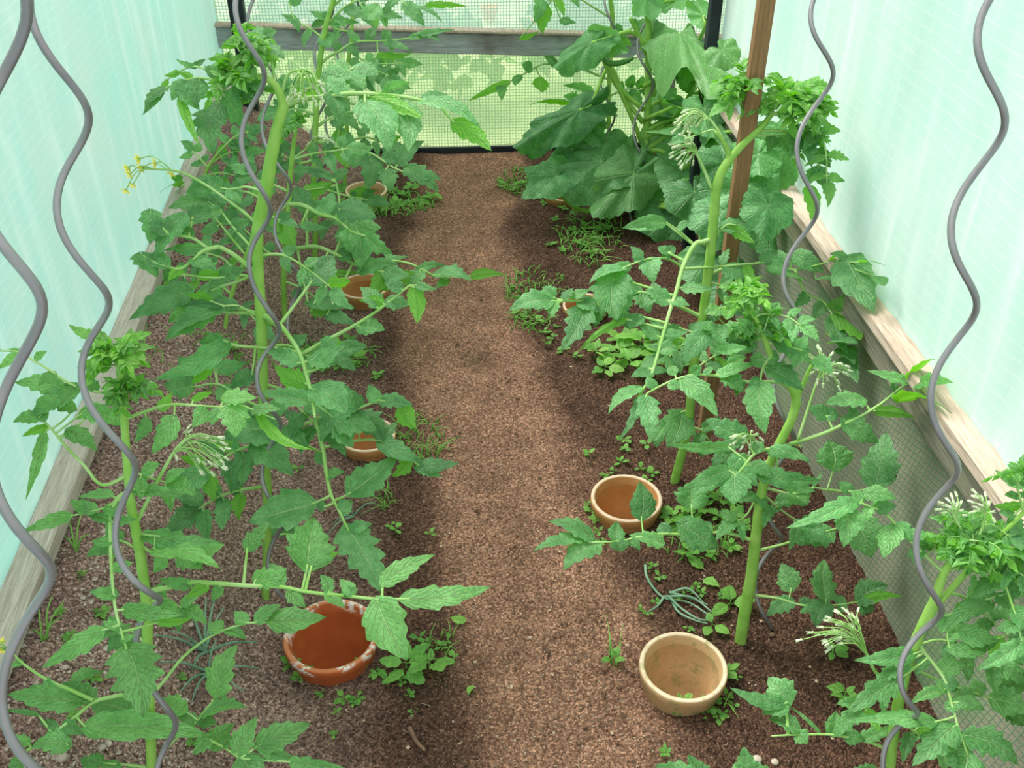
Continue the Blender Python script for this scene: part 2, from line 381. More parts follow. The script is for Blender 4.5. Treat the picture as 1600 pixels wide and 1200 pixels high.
def box(mb, lo, hi, mi=0):
    x0, y0, z0 = lo; x1, y1, z1 = hi
    V = [(x0, y0, z0), (x1, y0, z0), (x1, y1, z0), (x0, y1, z0), (x0, y0, z1), (x1, y0, z1), (x1, y1, z1), (x0, y1, z1)]
    mb.add(V, [(0, 3, 2, 1), (4, 5, 6, 7), (0, 1, 5, 4), (1, 2, 6, 5), (2, 3, 7, 6), (3, 0, 4, 7)], None, mi=mi)
def leaflet(mb, B, T, hw, Nn, lobes=4, dl=.3, bulge=.25, fold=.25, tint=(.5, 0, 0), res=(18, 8), rnd=False, mi=1):
    B = np.asarray(B, float); T = np.asarray(T, float); D = T - B; L = np.linalg.norm(D)
    if L < 1e-4: return
    D /= L; Nn = nrm(Nn - D * (Nn @ D)); S = np.cross(D, Nn)
    nt_, ns_ = res
    t = np.linspace(0, 1, nt_); s = np.linspace(-1, 1, ns_ + 1)
    if rnd: w = np.sin(np.pi * np.clip(t, 0, 1) ** .62) ** .62
    else: w = np.sin(np.pi * t ** .60) ** .85 * (1 - .25 * t)
    w = w / w.max()
    ph = rng.uniform(-.15, .15, 2)
    W = np.zeros((nt_, ns_ + 1))
    for k, sg in enumerate((-1, 1)):
        sw = (t * lobes + .35 + ph[k]) % 1.0
        fac = 1 - dl * (1 - sw) ** 1.3 * np.clip(1.25 - abs(t - .45) * 1.2, .2, 1)
        ww = w * fac * (1 + rng.normal(0, .03, nt_)); ww[0] = .03; ww[-1] = 0
        sel = (s < 0) if sg < 0 else (s >= 0)
        W[:, sel] = ww[:, None]
    x = s[None, :] * W * hw
    sweep = .20 * hw * np.abs(s[None, :]) ** 1.6 * W * (1.0 - t[:, None] * .9) - .28 * hw * np.abs(s[None, :]) ** 1.5 * np.exp(-(t[:, None] / .14)) 
    y = t[:, None] * L + sweep
    z = bulge * L * t[:, None] * (1 - t[:, None]) * 1.6 + fold * np.abs(x) - .16 * hw * s[None, :] ** 4 * W
    q = np.cos(2 * np.pi * (t[:, None] * 7 - np.abs(s[None, :]) * 1.3)) * np.abs(s[None, :]) * (1.15 - np.abs(s[None, :]))
    z = z + .055 * hw * q * (1 if lobes else .5) + rng.normal(0, .012, z.shape) * hw
    z = z + math.sin(rng.uniform(0, 6)) * .22 * hw * s[None, :] * t[:, None] * W
    bend = rng.uniform(-.10, .10) * L * 4 * t[:, None] * (1 - t[:, None])
    V = B + y[..., None] * D + (x + bend)[..., None] * S + z[..., None] * Nn
    UVv = np.stack([np.broadcast_to(s[None, :], W.shape), np.broadcast_to(t[:, None], W.shape)], -1).reshape(-1, 2)
    mb.add(V.reshape(-1, 3), grid_faces(nt_, ns_ + 1), UVv, tint, mi)
UPV = np.array([0, 0, 1.0])
def pick_normal(B, D, under=False, flat=.55, spread=.28):
    v = nrm(CP - B)
    Nn = flat * v + .7 * UPV + rng.normal(0, spread, 3)
    Nn = nrm(Nn - D * (Nn @ D)) if np.linalg.norm(Nn - D * (Nn @ D)) > .05 else nrm(np.cross(D, RV))
    if under:
        Nn = -nrm(v - D * (v @ D)) + rng.normal(0, .2, 3); Nn = nrm(Nn - D * (Nn @ D))
    return Nn
def widen(B, D, Nn):      # seen edge-on a leaf looks narrower than it is
    v = nrm(CP - B); S = np.cross(D, Nn); return 1 / max(.5, math.sqrt(max(0, 1 - (S @ v) ** 2)))

class Plant:
    def __init__(s, name, base, label, cat, y0, lean=.15, group=None, mats=None, young=0.0):
        s.o = empty(name, base, label, cat, group); s.base = np.array(base, float); s.y0 = y0; s.lean = lean; s.y = young
        s.mats = mats or [M['stalk'], M['leaf'], M['fuzz'], M['petal'], M['wpetal']]
    def P(s, x, y, dd=0.0): 
        p = on_plane(x, y, s.y0, s.lean); return at(x, y, dep(p) + dd)
    def stem(s, pts, widths, name='stem', start=None, mat_='stem', dd=0.0):
        L = [s.P(x, y, dd) for x, y in pts]
        if start is not None: L = [np.array(start, float)] + L; widths = [widths[0]] + list(widths)
        R = [w * .5 * dep(p) / FPX for w, p in zip(widths, L)]
        Q = smooth_path(L, 6); Rq = np.interp(np.linspace(0, 1, len(Q)), np.linspace(0, 1, len(R)), R)
        mb = MB(); tube(mb, Q, Rq, 0, 10, bumpy=.03); return mb.build(name, M[mat_], s.o, s.base)
    def leaf(s, rachis, w, dd, lf='', auto=None, name='leaf', d0=0.0, young=None, res=(18, 8), lob=None, label=None):
        yg = s.y if young is None else young
        pts = [tuple(float(c) for c in q.split(',')) for q in rachis.split()]
        n = len(pts); d = [dep(s.P(*pts[0])) + d0]
        cum = [0.0]
        for a, b in zip(pts, pts[1:]): cum.append(cum[-1] + math.hypot(b[0] - a[0], b[1] - a[1]))
        tot = max(cum[-1], 1e-6)
        W3 = [at(x, y, d[0] + dd * (c / tot) ** 1.2) for (x, y), c in zip(pts, cum)]
        Q = smooth_path(W3, 5); mb = MB()
        r0 = w * .5 * d[0] / FPX
        tube(mb, Q, np.linspace(r0, r0 * .5, len(Q)), 0, 6)
        items = []
        for it in lf.split(';'):
            it = it.strip()
            if not it: continue
            q = it.split(','); fl = q[5].strip() if len(q) > 5 else ''
            items.append([float(c) for c in q[:5]] + [fl])
        if auto:
            size, npair = auto
            P2 = np.array(pts); cm = np.array(cum) / tot
            for k in range(npair):
                t = .32 + .58 * k / max(npair - 1, 1) + rng.uniform(-.04, .04)
                p = np.array([np.interp(t, cm, P2[:, 0]), np.interp(t, cm, P2[:, 1])])
                p2 = np.array([np.interp(min(t + .1, 1), cm, P2[:, 0]), np.interp(min(t + .1, 1), cm, P2[:, 1])])
                p1 = np.array([np.interp(t - .1, cm, P2[:, 0]), np.interp(t - .1, cm, P2[:, 1])])
                tg = nrm(p2 - p1)
                ln = size * (.55 + .3 * math.sin(math.pi * (k + 1) / (npair + 1))) * rng.uniform(.85, 1.15)
                for sg in (-1, 1):
                    a = math.radians(rng.uniform(52, 74)) * sg
                    dv = np.array([tg[0] * math.cos(a) - tg[1] * math.sin(a), tg[0] * math.sin(a) + tg[1] * math.cos(a)]) + np.array([0, .18])
                    dv = dv * np.array([1, .8]); b = p + dv * ln * .16
                    items.append([b[0], b[1], b[0] + dv[0] * ln, b[1] + dv[1] * ln, ln * rng.uniform(.42, .58), 'u' if rng.random() < .10 else ''])
                if k < npair - 1:      # the small in-between pairs
                    tt = t + .29 / npair; pm = np.array([np.interp(tt, cm, P2[:, 0]), np.interp(tt, cm, P2[:, 1])])
                    for sg in (-1, 1):
                        dv = np.array([-tg[1], tg[0]]) * sg; l2 = ln * .3
                        items.append([pm[0], pm[1], pm[0] + dv[0] * l2, pm[1] + dv[1] * l2, l2 * .7, 'r'])
            tg = nrm(P2[-1] - P2[-2] if n > 1 else np.array([0, 1])) + np.array([0, .15]); 
            items.append([P2[-1][0], P2[-1][1], P2[-1][0] + tg[0] * size, P2[-1][1] + tg[1] * size, size * .55, ''])
        for bx, by, tx, ty, lw, fl in items:
            # nearest place on the rachis gives the distance
            best = None
            for i in range(n - 1):
                ax, ay = pts[i]; ex, ey = pts[i + 1]; vx, vy = ex - ax, ey - ay
                tt = max(0, min(1, ((bx - ax) * vx + (by - ay) * vy) / max(vx * vx + vy * vy, 1e-6)))
                px_, py_ = ax + vx * tt, ay + vy * tt; dq = math.hypot(bx - px_, by - py_)
                if best is None or dq < best[0]: best = (dq, px_, py_, cum[i] + tt * (cum[i + 1] - cum[i]))
            dq, px_, py_, cc = best; dr = d[0] + dd * (cc / tot) ** 1.2
            A = at(px_, py_, dr)
            lpx = math.hypot(tx - bx, ty - by)
            upc = (by - ty) * dr / FPX
            B = at(bx, by, dr + .4 * (py_ - by) * dr / FPX)
            T = at(tx, ty, dep(B) + (.45 * upc if 'f' not in fl else 0) + rng.uniform(-.22, .22) * lpx * dr / FPX)
            D = nrm(T - B); un = 'u' in fl
            Nn = pick_normal(B, D, un)
            hw = lw * .59 * dr / FPX * widen(B, D, Nn)
            if dq > 2.5: tube(mb, smooth_path([A, (A + B) / 2 - UPV * .001, B + D * .002], 3), np.linspace(r0 * .62, r0 * .42, 3 * 2 + 1), 0, 5)
            # midrib ridge below the blade
            small = lpx < 26 or min(res) < 6
            r_ = (8, 4) if lpx < 16 else ((12, 6) if small else res)
            rd = 'r' in fl or lpx < 22
            lo = 0 if rd and 'l' not in fl else (5 if 'd' in fl else (lob or 4)); dl = .50 if 'd' in fl else rng.uniform(.20, .42)
            if lo == 0: dl = 0
            young_ = min(1, max(0, yg + rng.uniform(-.06, .10)))
            leaflet(mb, B, T, hw, Nn, lo or 3, dl, rng.uniform(.06, .26), rng.uniform(.12, .42), (rng.uniform(.15, .95), young_, 0), r_, rd)
        return mb.build(name, s.mats, s.o, s.base, label=label)
    def crown(s, x, y, r, n=14, name='growing_tip', young=.55, dd=0.0, up=1.0, sz=1.0):      # the crowded curled young leaves at a shoot tip
        C0 = s.P(x, y, dd); mb = MB(); k = dep(C0) / FPX; n = int(n * .75)
        for i in range(n):
            a = rng.uniform(0, 2 * math.pi); el = rng.uniform(-.3, 1.2) * up
            d = nrm(np.array([math.cos(a) * math.cos(el), math.sin(a) * math.cos(el), math.sin(el)]))
            ln = r * k * rng.uniform(.6, 1.25); st = C0 + np.array([rng.normal(), rng.normal(), rng.normal()]) * r * k * .12
            bend = np.array([0, 0, -1.0]) * ln * .35
            pts = smooth_path([st, st + d * ln * .5, st + d * ln + bend], 4)
            tube(mb, pts, np.linspace(.0011, .0005, len(pts)) * k / .0009, 0, 5)
            for j in range(2, len(pts)):
                t = j / (len(pts) - 1); p = pts[j]; tg = nrm(pts[j] - pts[j - 1])
                sd = nrm(np.cross(tg, UPV) + 1e-6)
                for sg in (-1, 1):
                    if j == len(pts) - 1: dv = tg + np.array([0, 0, -.2])
                    else: dv = nrm(tg * .6 + sd * sg + np.array([0, 0, rng.uniform(-.5, .3)]))
                    l2 = r * k * rng.uniform(.30, .60) * sz
                    Nn = pick_normal(p, nrm(dv), rng.random() < .25, .3, .5)
                    leaflet(mb, p, p + nrm(dv) * l2, l2 * rng.uniform(.2, .32), Nn, 3, .35, .3, .5, (rng.uniform(.3, 1), min(1, young * rng.uniform(.5, 1.4)), 0), (9, 4))
                    if j == len(pts) - 1: break
        return mb.build(name, s.mats, s.o, s.base)
    def truss(s, path, w, tips, n=14, r=28, kind='bud', dd=-.02, drop=.6, name='flower_truss', d0=0.0):
        pts = [tuple(float(c) for c in q.split(',')) for q in path.split()]
        d_0 = dep(s.P(*pts[0])) + d0; n_ = len(pts)
        W3 = [at(x, y, d_0 + dd * i / max(n_ - 1, 1)) for i, (x, y) in enumerate(pts)]
        Q = smooth_path(W3, 5); mb = MB(); k = d_0 / FPX
        tube(mb, Q, np.linspace(w * .5 * k, w * .3 * k, len(Q)), 0, 6)
        objs = []
        E_ = [at(x, y, d_0 + dd) for x, y in tips] if tips else None
        if tips:
            E_ = E_ + [e + rng.normal(0, 7.0 * k, 3) for e in E_]
        m_ = len(E_) if tips and kind == 'bud' else (len(tips) if tips else n)
        fl_mb = MB()
        for i in range(m_):
            st = Q[-1 - int(rng.integers(0, max(2, len(Q) // 3)))]
            if E_ is not None: e = E_[i]
            else:
                a = rng.uniform(0, 2 * math.pi); rr = r * k * rng.uniform(.35, 1)
                e = Q[-1] + RV * math.cos(a) * rr + np.array([0, rng.uniform(-.5, .5) * rr, math.sin(a) * rr * .6 - drop * rr * .6])
            mid = (st + e) / 2 + np.array([0, 0, .25 * np.linalg.norm(e - st)])
            pp = smooth_path([st, mid, e], 5); tube(mb, pp, .0009 * k / .001, 0, 4)
            dv = nrm(pp[-1] - pp[-2])
            if kind == 'bud':
                for c in range(5):
                    a = c * 1.256; sd = nrm(np.cross(dv, RV + 1e-3)); s2 = np.cross(dv, sd)
                    q = nrm(dv + .35 * (math.cos(a) * sd + math.sin(a) * s2)); l2 = 7.5 * k * rng.uniform(.8, 1.3)
                    tube(fl_mb, smooth_path([e, e + q * l2 * .5, e + (q + dv * .6) * l2 * .62], 3), np.linspace(.0012, .0004, 7) * k / .001, 2 if rng.random() < .75 else 4, 4)
                fl_mb.add(*ball(e, .0022 * k / .001), None, mi=2)
            else:
                sd = nrm(np.cross(dv, RV + 1e-3)); s2 = np.cross(dv, sd); D0 = nrm(dv + np.array([0, 0, -.5]))
                for c in range(6):
                    a = c * 1.047 + i; q = nrm(D0 * .5 + math.cos(a) * sd + math.sin(a) * s2); l2 = 10.5 * k
                    leaflet(fl_mb, e, e + q * l2, l2 * .24, D0, 3, 0, -.3, .3, (.5, 0, 0), (6, 3), False, 3)
                    leaflet(fl_mb, e - D0 * .0015, e - D0 * .001 + q * l2 * .75, l2 * .07, D0, 3, 0, -.2, .1, (.5, 0, 0), (4, 2), False, 0)
                tube(fl_mb, [e, e + D0 * .008 * k / .001 * .8], [.0016 * k / .001, .0006 * k / .001], 3, 5)
        tr = mb.build(name, s.mats, s.o, s.base)
        tr['_o'] = [float(a) for a in s.base]
        fo = fl_mb.build('blossom' if kind != 'bud' else 'flower_bud', s.mats, tr, s.base)
        fo['label'] = 'yellow star-shaped open flowers' if kind != 'bud' else 'pale hairy green flower buds'
        return tr
    def disc(s, cx, cy, tx, ty, w, pet=None, under=False, young=0.0, d0=0.0, d1=0.0, name='leaf', cup=.15, roll=0.0):
        """palmate cucumber leaf: leaf-stalk joins at (cx,cy), tip at (tx,ty), w across"""
        dr = dep(s.P(cx, cy)) + d0; C0 = at(cx, cy, dr)
        lpx = math.hypot(tx - cx, ty - cy); upc = (cy - ty) * dr / FPX
        T = at(tx, ty, dr + .4 * upc + d1); D = nrm(T - C0); L = np.linalg.norm(T - C0)
        Nn = pick_normal(C0, D, under, .8, .12); S = np.cross(D, Nn)
        hw = w * .5 * dr / FPX * widen(C0, D, Nn); mb = MB()
        fold_ = rng.uniform(-.1, .4); nr, na = 9, 60; A = np.linspace(-math.pi, math.pi, na + 1); Rr = np.linspace(0, 1, nr)
        sh = []      # five-lobed outline with a heart-shaped base
        for a in A:
            aa = abs(a) / math.pi
            rad = np.interp(aa, [0, .12, .22, .36, .50, .64, .80, .93, 1.0], [1.0, .86, .80, .94, .80, .84, .62, .50, .12])
            sh.append(rad * (1 + .035 * math.sin(a * 27) + rng.normal(0, .012)))
        V = []; U = []
        for i, rr in enumerate(Rr):
            for j, a in enumerate(A):
                ra = rr * sh[j]
                yv = ra * math.cos(a) * L; xv = ra * math.sin(a) * hw * 1.15
                lob = math.cos(abs(a) * 7)
                zv = -cup * L * (rr ** 2) * (1 + .5 * math.cos(a)) + .05 * L * rr * lob + .075 * L * math.sin(a * 3 + cx) * rr ** 2 + .04 * L * math.sin(a * 7 + cy) * rr ** 4 + fold_ * abs(xv) + .012 * L * math.sin(rr * 20 + a * 6) * rr
                V.append(C0 + D * yv + S * (xv) + Nn * (zv + roll * xv)); U.append(((a + math.pi) / (2 * math.pi), rr))
        F = grid_faces(nr, na + 1)
        mb.add(V, F, np.array(U), (rng.uniform(.2, .9), young, 0), 1)
        if pet:
            pts = [tuple(float(c) for c in q.split(',')) for q in pet.split()]
            d_s = dep(s.P(*pts[0])); W3 = [at(x, y, d_s + (dr - d_s) * i / len(pts)) for i, (x, y) in enumerate(pts)] + [C0 - Nn * .002]
            Q = smooth_path(W3, 5); tube(mb, Q, np.linspace(4.2, 2.6, len(Q)) * dr / FPX, 0, 7)
        return mb.build(name, s.mats, s.o, s.base)
def ball(c, r, n=6, m=8, sq=(1, 1, 1)):
    V = []; F = []
    for i in range(n + 1):
        th = math.pi * i / n
        for j in range(m):
            ph = 2 * math.pi * j / m; V.append((c[0] + r * sq[0] * math.sin(th) * math.cos(ph), c[1] + r * sq[1] * math.sin(th) * math.sin(ph), c[2] + r * sq[2] * math.cos(th)))
    for i in range(n):
        for j in range(m):
            k = (j + 1) % m; F.append((i * m + j, (i + 1) * m + j, (i + 1) * m + k, i * m + k))
    return V, F

# ------------------------------------------------------------------ the setting
POTS = []      # (x, y, radius of wall at soil level) filled in below, used to leave the soil out of the pots
def pot(name, cx, cy, wpx, label, mt, rimz=.05, depth=.15, floor_=True, group=None):
    z0 = soil_z(on_z(cx, cy, rimz)[0]); C0 = on_z(cx, cy, z0 + rimz); R = wpx * .5 * dep(C0) / FPX
    th = R * .115
    o = empty(name, C0, label, 'plant pot', group)
    prof = [(R * .965, -.024), (R * .925, -.03), (R * .80, -depth), (R * .001, -depth), (R * .001, -depth + .012), (R * .80 - th, -depth + .012), (R * .925 - th, -.03), (R * .925 - th, -.022)]
    rim = [(R * .965, -.024), (R * .985, -.022), (R, -.008), (R * .995, -.002), (R * .97, 0), (R - th * .9, 0), (R - th * 1.05, -.003), (R * .945 - th, -.018), (R * .925 - th, -.024)]
    def lathe(pr, nm, par):
        mb = MB(); n = 56; V = []; F = []
        for r, z in pr:
            for j in range(n):
                a = 2 * math.pi * j / n; V.append((C0[0] + r * math.cos(a), C0[1] + r * math.sin(a), C0[2] + z))
        for i in range(len(pr) - 1):
            for j in range(n):
                k = (j + 1) % n; F.append((i * n + j, (i + 1) * n + j, (i + 1) * n + k, i * n + k))
        mb.add(V, F); ob = mb.build(nm, M[mt], par, C0); return ob
    lathe(prof, 'body', o); lathe(rim, 'rim', o)
    rs = R * .92
    POTS.append((C0[0], C0[1], rs - th * .5))
    return o
pot('terracotta_pot', 517, 991, 149, 'bright new orange-red terracotta pot sunk in the soil, front left', 'red_clay', .05)
pot('terracotta_pot', 1068, 1040, 138, 'pale cream limescaled pot sunk in the soil, front right, nearest the camera', 'cream_clay', .055)
pot('terracotta_pot', 979, 777, 112, 'weathered orange and cream pot sunk behind a low tomato leaf, middle right', 'orange_clay', .045)
pot('terracotta_pot', 574, 678, 88, 'orange terracotta pot half hidden by leaves, left side mid path', 'orange_clay', .04)
pot('terracotta_pot', 569, 446, 80, 'whitened old terracotta pot under leaves far along the left side', 'orange_clay', .045)
pot('terracotta_pot', 572, 296, 66, 'greyish sunken pot at the far end of the left row', 'cream_clay', .03)
pot('terracotta_pot', 915, 476, 72, 'reddish pot mostly covered by tomato leaves on the right, below the cucumber', 'orange_clay', .03)
pot('terracotta_pot', 882, 300, 64, 'small orange pot peeping out beneath the cucumber leaves at the far right', 'orange_clay', .03)

gx0, gx1, gy0, gy1, gs = -.80, 1.30, .30, 4.12, .0085
nx = int((gx1 - gx0) / gs) + 1; ny = int((gy1 - gy0) / gs) + 1
V = np.zeros((nx, ny, 3)); Z3 = np.zeros((nx, ny, 4)); Z3[..., 3] = 1
for i in range(nx):
    x = gx0 + i * gs
    for j in range(ny):
        y = gy0 + j * gs
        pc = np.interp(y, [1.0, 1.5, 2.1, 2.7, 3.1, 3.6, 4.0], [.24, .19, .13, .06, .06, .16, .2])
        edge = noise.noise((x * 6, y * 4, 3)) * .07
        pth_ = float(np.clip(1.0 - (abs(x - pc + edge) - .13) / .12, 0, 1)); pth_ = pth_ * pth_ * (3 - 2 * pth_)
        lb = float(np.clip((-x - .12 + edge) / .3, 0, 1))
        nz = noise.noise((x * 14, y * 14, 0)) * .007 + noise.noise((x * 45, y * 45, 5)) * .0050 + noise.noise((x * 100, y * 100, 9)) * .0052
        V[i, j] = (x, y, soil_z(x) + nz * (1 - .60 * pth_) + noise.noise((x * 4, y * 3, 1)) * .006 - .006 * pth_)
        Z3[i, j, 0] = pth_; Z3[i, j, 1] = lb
Vf = V.reshape(-1, 3); keep = np.ones(len(Vf), bool); fc = grid_faces(nx, ny)
for cx, cy, rm in POTS:
    d = np.hypot(Vf[:, 0] - cx, Vf[:, 1] - cy); near = np.abs(d - rm) < gs * .75
    Vf[near, :2] = np.array([cx, cy]) + (Vf[near, :2] - np.array([cx, cy])) * (rm / np.maximum(d[near], 1e-6))[:, None]
    cc = Vf[fc].mean(1); fc = fc[np.hypot(cc[:, 0] - cx, cc[:, 1] - cy) > rm - 1e-4]
fc = fc[:, ::-1]
me = bpy.data.meshes.new('floor'); me.from_pydata(Vf.tolist(), [], [tuple(int(k) for k in f) for f in fc])
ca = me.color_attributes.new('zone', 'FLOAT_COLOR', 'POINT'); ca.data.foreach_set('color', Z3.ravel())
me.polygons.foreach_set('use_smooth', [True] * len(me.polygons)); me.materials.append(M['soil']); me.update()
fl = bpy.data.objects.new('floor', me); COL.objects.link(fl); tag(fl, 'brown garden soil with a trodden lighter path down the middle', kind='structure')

def wall(name, A, B, z0a, z0b, z1, mt, th=.004, wr=.004, label=None, nyy=160, nzz=36):
    A = np.array(A, float); B = np.array(B, float); n2 = nrm(np.array([B[1] - A[1], -(B[0] - A[0])])); Vv = []
    for side in (0, 1):
        for i in range(nyy):
            t = i / (nyy - 1); p = A + (B - A) * t; lo = z0a + (z0b - z0a) * t
            for j in range(nzz):
                z = lo + (z1 - lo) * j / (nzz - 1)
                y = p[1] if abs(B[1] - A[1]) > abs(B[0] - A[0]) else p[0]
                off = wr * (noise.noise((y * 7, z * 1.1, 2)) + .6 * noise.noise((y * 19, z * 1.5, 7))) + .4 * wr * noise.noise((y * 2, z * 4, 4)) + (th if side else 0)
                Vv.append((p[0] + n2[0] * off, p[1] + n2[1] * off, z))
    g = grid_faces(nyy, nzz); mb = MB(); mb.add(Vv, np.vstack([g, (g + nyy * nzz)[:, ::-1]]))
    o = mb.build(name, M[mt]); tag(o, label, kind='structure'); return o
wall('wall_left', (-.822, -.4), (-.800, 4.1), .22, .30, 2.15, 'net_l', .001, .006, 'mint green shade netting stretched as the left wall')
wall('wall_right', (.925, -.4), (.925, 3.08), .60, .60, 2.15, 'net_r', .001, .009, 'pale mint shade netting stretched as the right wall')
wall('wall_right', (.936, -.4), (.936, 3.08), -.03, -.03, .575, 'net_low', .001, .002, 'crosshatched green net panel below the right board')
wall('wall_right', (1.26, 3.08), (1.26, 4.12), -.03, -.03, 2.15, 'net_r', .001, .004, 'far part of the right net wall behind the cucumber plant', 50)
wall('wall_right', (1.26, 3.11), (.93, 3.11), -.03, -.03, 2.15, 'net_r', .001, .002, 'short net return beside the dark post', 20)
wall('wall_back', (-.81, 4.09), (1.27, 4.02), -.01, -.01, 2.15, 'net_b', .0012, .002, 'see-through gridded net closing the far end', 120, 30)
bpy.data.objects['wall_back']['kind'] = 'structure'
def plank(name, A, B, w, h, mt, label, seed=0, n=60, axis=0):
    A = np.array(A, float); B = np.array(B, float); D = nrm(B - A); S = nrm(np.cross(D, UPV)); Vv = []
    for i in range(n):
        p = A + (B - A) * i / (n - 1); q = .0018 * noise.noise((i * .35, seed, 0)); ch = .003
        for a, b in ((-w + ch, -h), (w - ch, -h), (w, -h + ch), (w, h - ch), (w - ch, h), (-w + ch, h), (-w, h - ch), (-w, -h + ch)):
            Vv.append(p + S * (a + q + .001 * noise.noise((i * .9, b * 90, seed))) + UPV * (b + .0012 * noise.noise((i * .8, a * 90, seed + 3))))
    F = [(i * 8 + j, i * 8 + (j + 1) % 8, (i + 1) * 8 + (j + 1) % 8, (i + 1) * 8 + j) for i in range(n - 1) for j in range(8)]
    mb = MB(); mb.add(Vv, F); mb.add(Vv[:8], [(7, 6, 5, 4), (7, 4, 3, 0), (0, 3, 2, 1)]); mb.add(Vv[-8:], [(4, 5, 6, 7), (0, 3, 4, 7), (1, 2, 3, 0)])
    o = mb.build(name, M[mt], smooth=False); tag(o, label, kind='structure'); return o
plank('trim_1', (-.787, -.3, .279), (-.765, 4.08, .361), .030, .019, 'raill', 'silvered wooden rail along the foot of the left net wall', 1)
plank('trim_2', (.906, -.3, .586), (.906, 3.07, .586), .026, .014, 'rail', 'pinkish weathered board capping the low right wall', 2)
plank('trim_3', (.914, -.3, .532), (.914, 3.07, .532), .012, .040, 'railgrey', 'grey board below the cap of the right wall', 3)
plank('trim_4', (-.80, 4.055, .500), (1.24, 4.00, .415), .014, .043, 'backrail', 'grey board across the far net wall', 4)
plank('trim_6', (-.80, 4.07, .006), (1.24, 4.01, .006), .006, .014, 'blackpost', 'dark hem along the foot of the far net')
plank('trim_5', (-.80, 4.045, .550), (1.24, 3.99, .465), .022, .006, 'rail', 'pale batten on top of the far board', 5)
def post(x, y, w, d, z0, z1, mt, label, name='wooden_post'):
    mb = MB(); n = 24
    for k in range(1):
        Vv = []; 
        for i in range(n):
            z = z0 + (z1 - z0) * i / (n - 1); q = .0015 * noise.noise((z * 5, x, 0)); c = min(w, d) * .16
            for a, b in ((-w, -d + c), (-w + c, -d), (w - c, -d), (w, -d + c), (w, d - c), (w - c, d), (-w + c, d), (-w, d - c)): Vv.append((x + a + q, y + b, z))
        F = [(i * 8 + j, i * 8 + (j + 1) % 8, (i + 1) * 8 + (j + 1) % 8, (i + 1) * 8 + j) for i in range(n - 1) for j in range(8)]
        mb.add(Vv, F); t0 = (n - 1) * 8; mb.add(Vv[t0:], [(0, 1, 2, 3), (0, 3, 4, 7), (4, 5, 6, 7)])
    o = mb.build(name, M[mt], None, (x, y, z0), smooth=False); return tag(o, label, 'post')
post(.893, 3.10, .0175, .02, -.02, 2.1, 'blackpost', 'dark tarred post at the far end of the right wall')
post(-.70, 4.00, .028, .024, .10, 2.1, 'blackpost', 'dark upright post in the far left corner')
post(.985, 3.96, .022, .02, -.02, .47, 'railgrey', 'short grey wooden post behind the cucumber plant')
o = post(.683, 2.02, .0165, .012, -.03, 2.0, 'stake', 'tall brown wooden stake standing between the right-hand tomato plants', 'wooden_stake'); o['category'] = 'stake'

# outside, seen blurred through the far net
mb = MB(); Vv = [(-6, 4.2, -.06), (6, 4.2, -.06), (6, 14, .0), (-6, 14, .0)]; mb.add(Vv, [(0, 1, 2, 3)]); o = mb.build('lawn', M['lawn']); tag(o, 'sunlit lawn beyond the netting', kind='structure')
def bush(x, y, r, h, label, n=260, tone='hedge'):
    mb = MB(); tube(mb, [(x, y, -.05), (x, y, h * .6)], [.02, .012], 0, 6)
    for i in range(n):
        a = rng.uniform(0, 6.28); el = rng.uniform(-.1, 1.5); rr = rng.uniform(.55, 1)
        c = np.array([x + r * rr * math.cos(a) * math.cos(el), y + r * rr * math.sin(a) * math.cos(el), .05 + h * .85 * rr * max(0, math.sin(el)) + .05])
        d = nrm(rng.normal(0, 1, 3)); leaflet(mb, c, c + d * .09, .03, rng.normal(0, 1, 3), 3, .1, .2, .2, (rng.uniform(.2, 1), 0, 0), (6, 3))
    o = mb.build('garden_shrub', [M['dry'], M[tone]]); tag(o, label, 'shrub')
bush(.05, 4.75, .30, .34, 'low leafy shrub behind the middle of the far net')
bush(.75, 4.9, .34, .40, 'leafy shrub behind the right of the far net')
bush(-.55, 5.1, .40, .5, 'leafy shrub behind the left of the far net')
for x, l in ((.398, 'orange flower pot standing outside, left one behind the far net'), (.602, 'orange flower pot standing outside, right one behind the far net')):
    mb = MB(); y = 6.1 if x < .5 else 5.78; V_ = []; n = 24
    pr = [(.03, -.052), (.045, .02), (.052, .02), (.052, .042), (.044, .042), (.038, -.02), (.001, -.02)]
    for r, z in pr:
        for j in range(n): a = 6.283 * j / n; V_.append((x + r * math.cos(a), y + r * math.sin(a), z))
    mb.add(V_, [(i * n + j, i * n + (j + 1) % n, (i + 1) * n + (j + 1) % n, (i + 1) * n + j) for i in range(len(pr) - 1) for j in range(n)])
    tag(mb.build('flower_pot', M['brick']), l, 'plant pot')

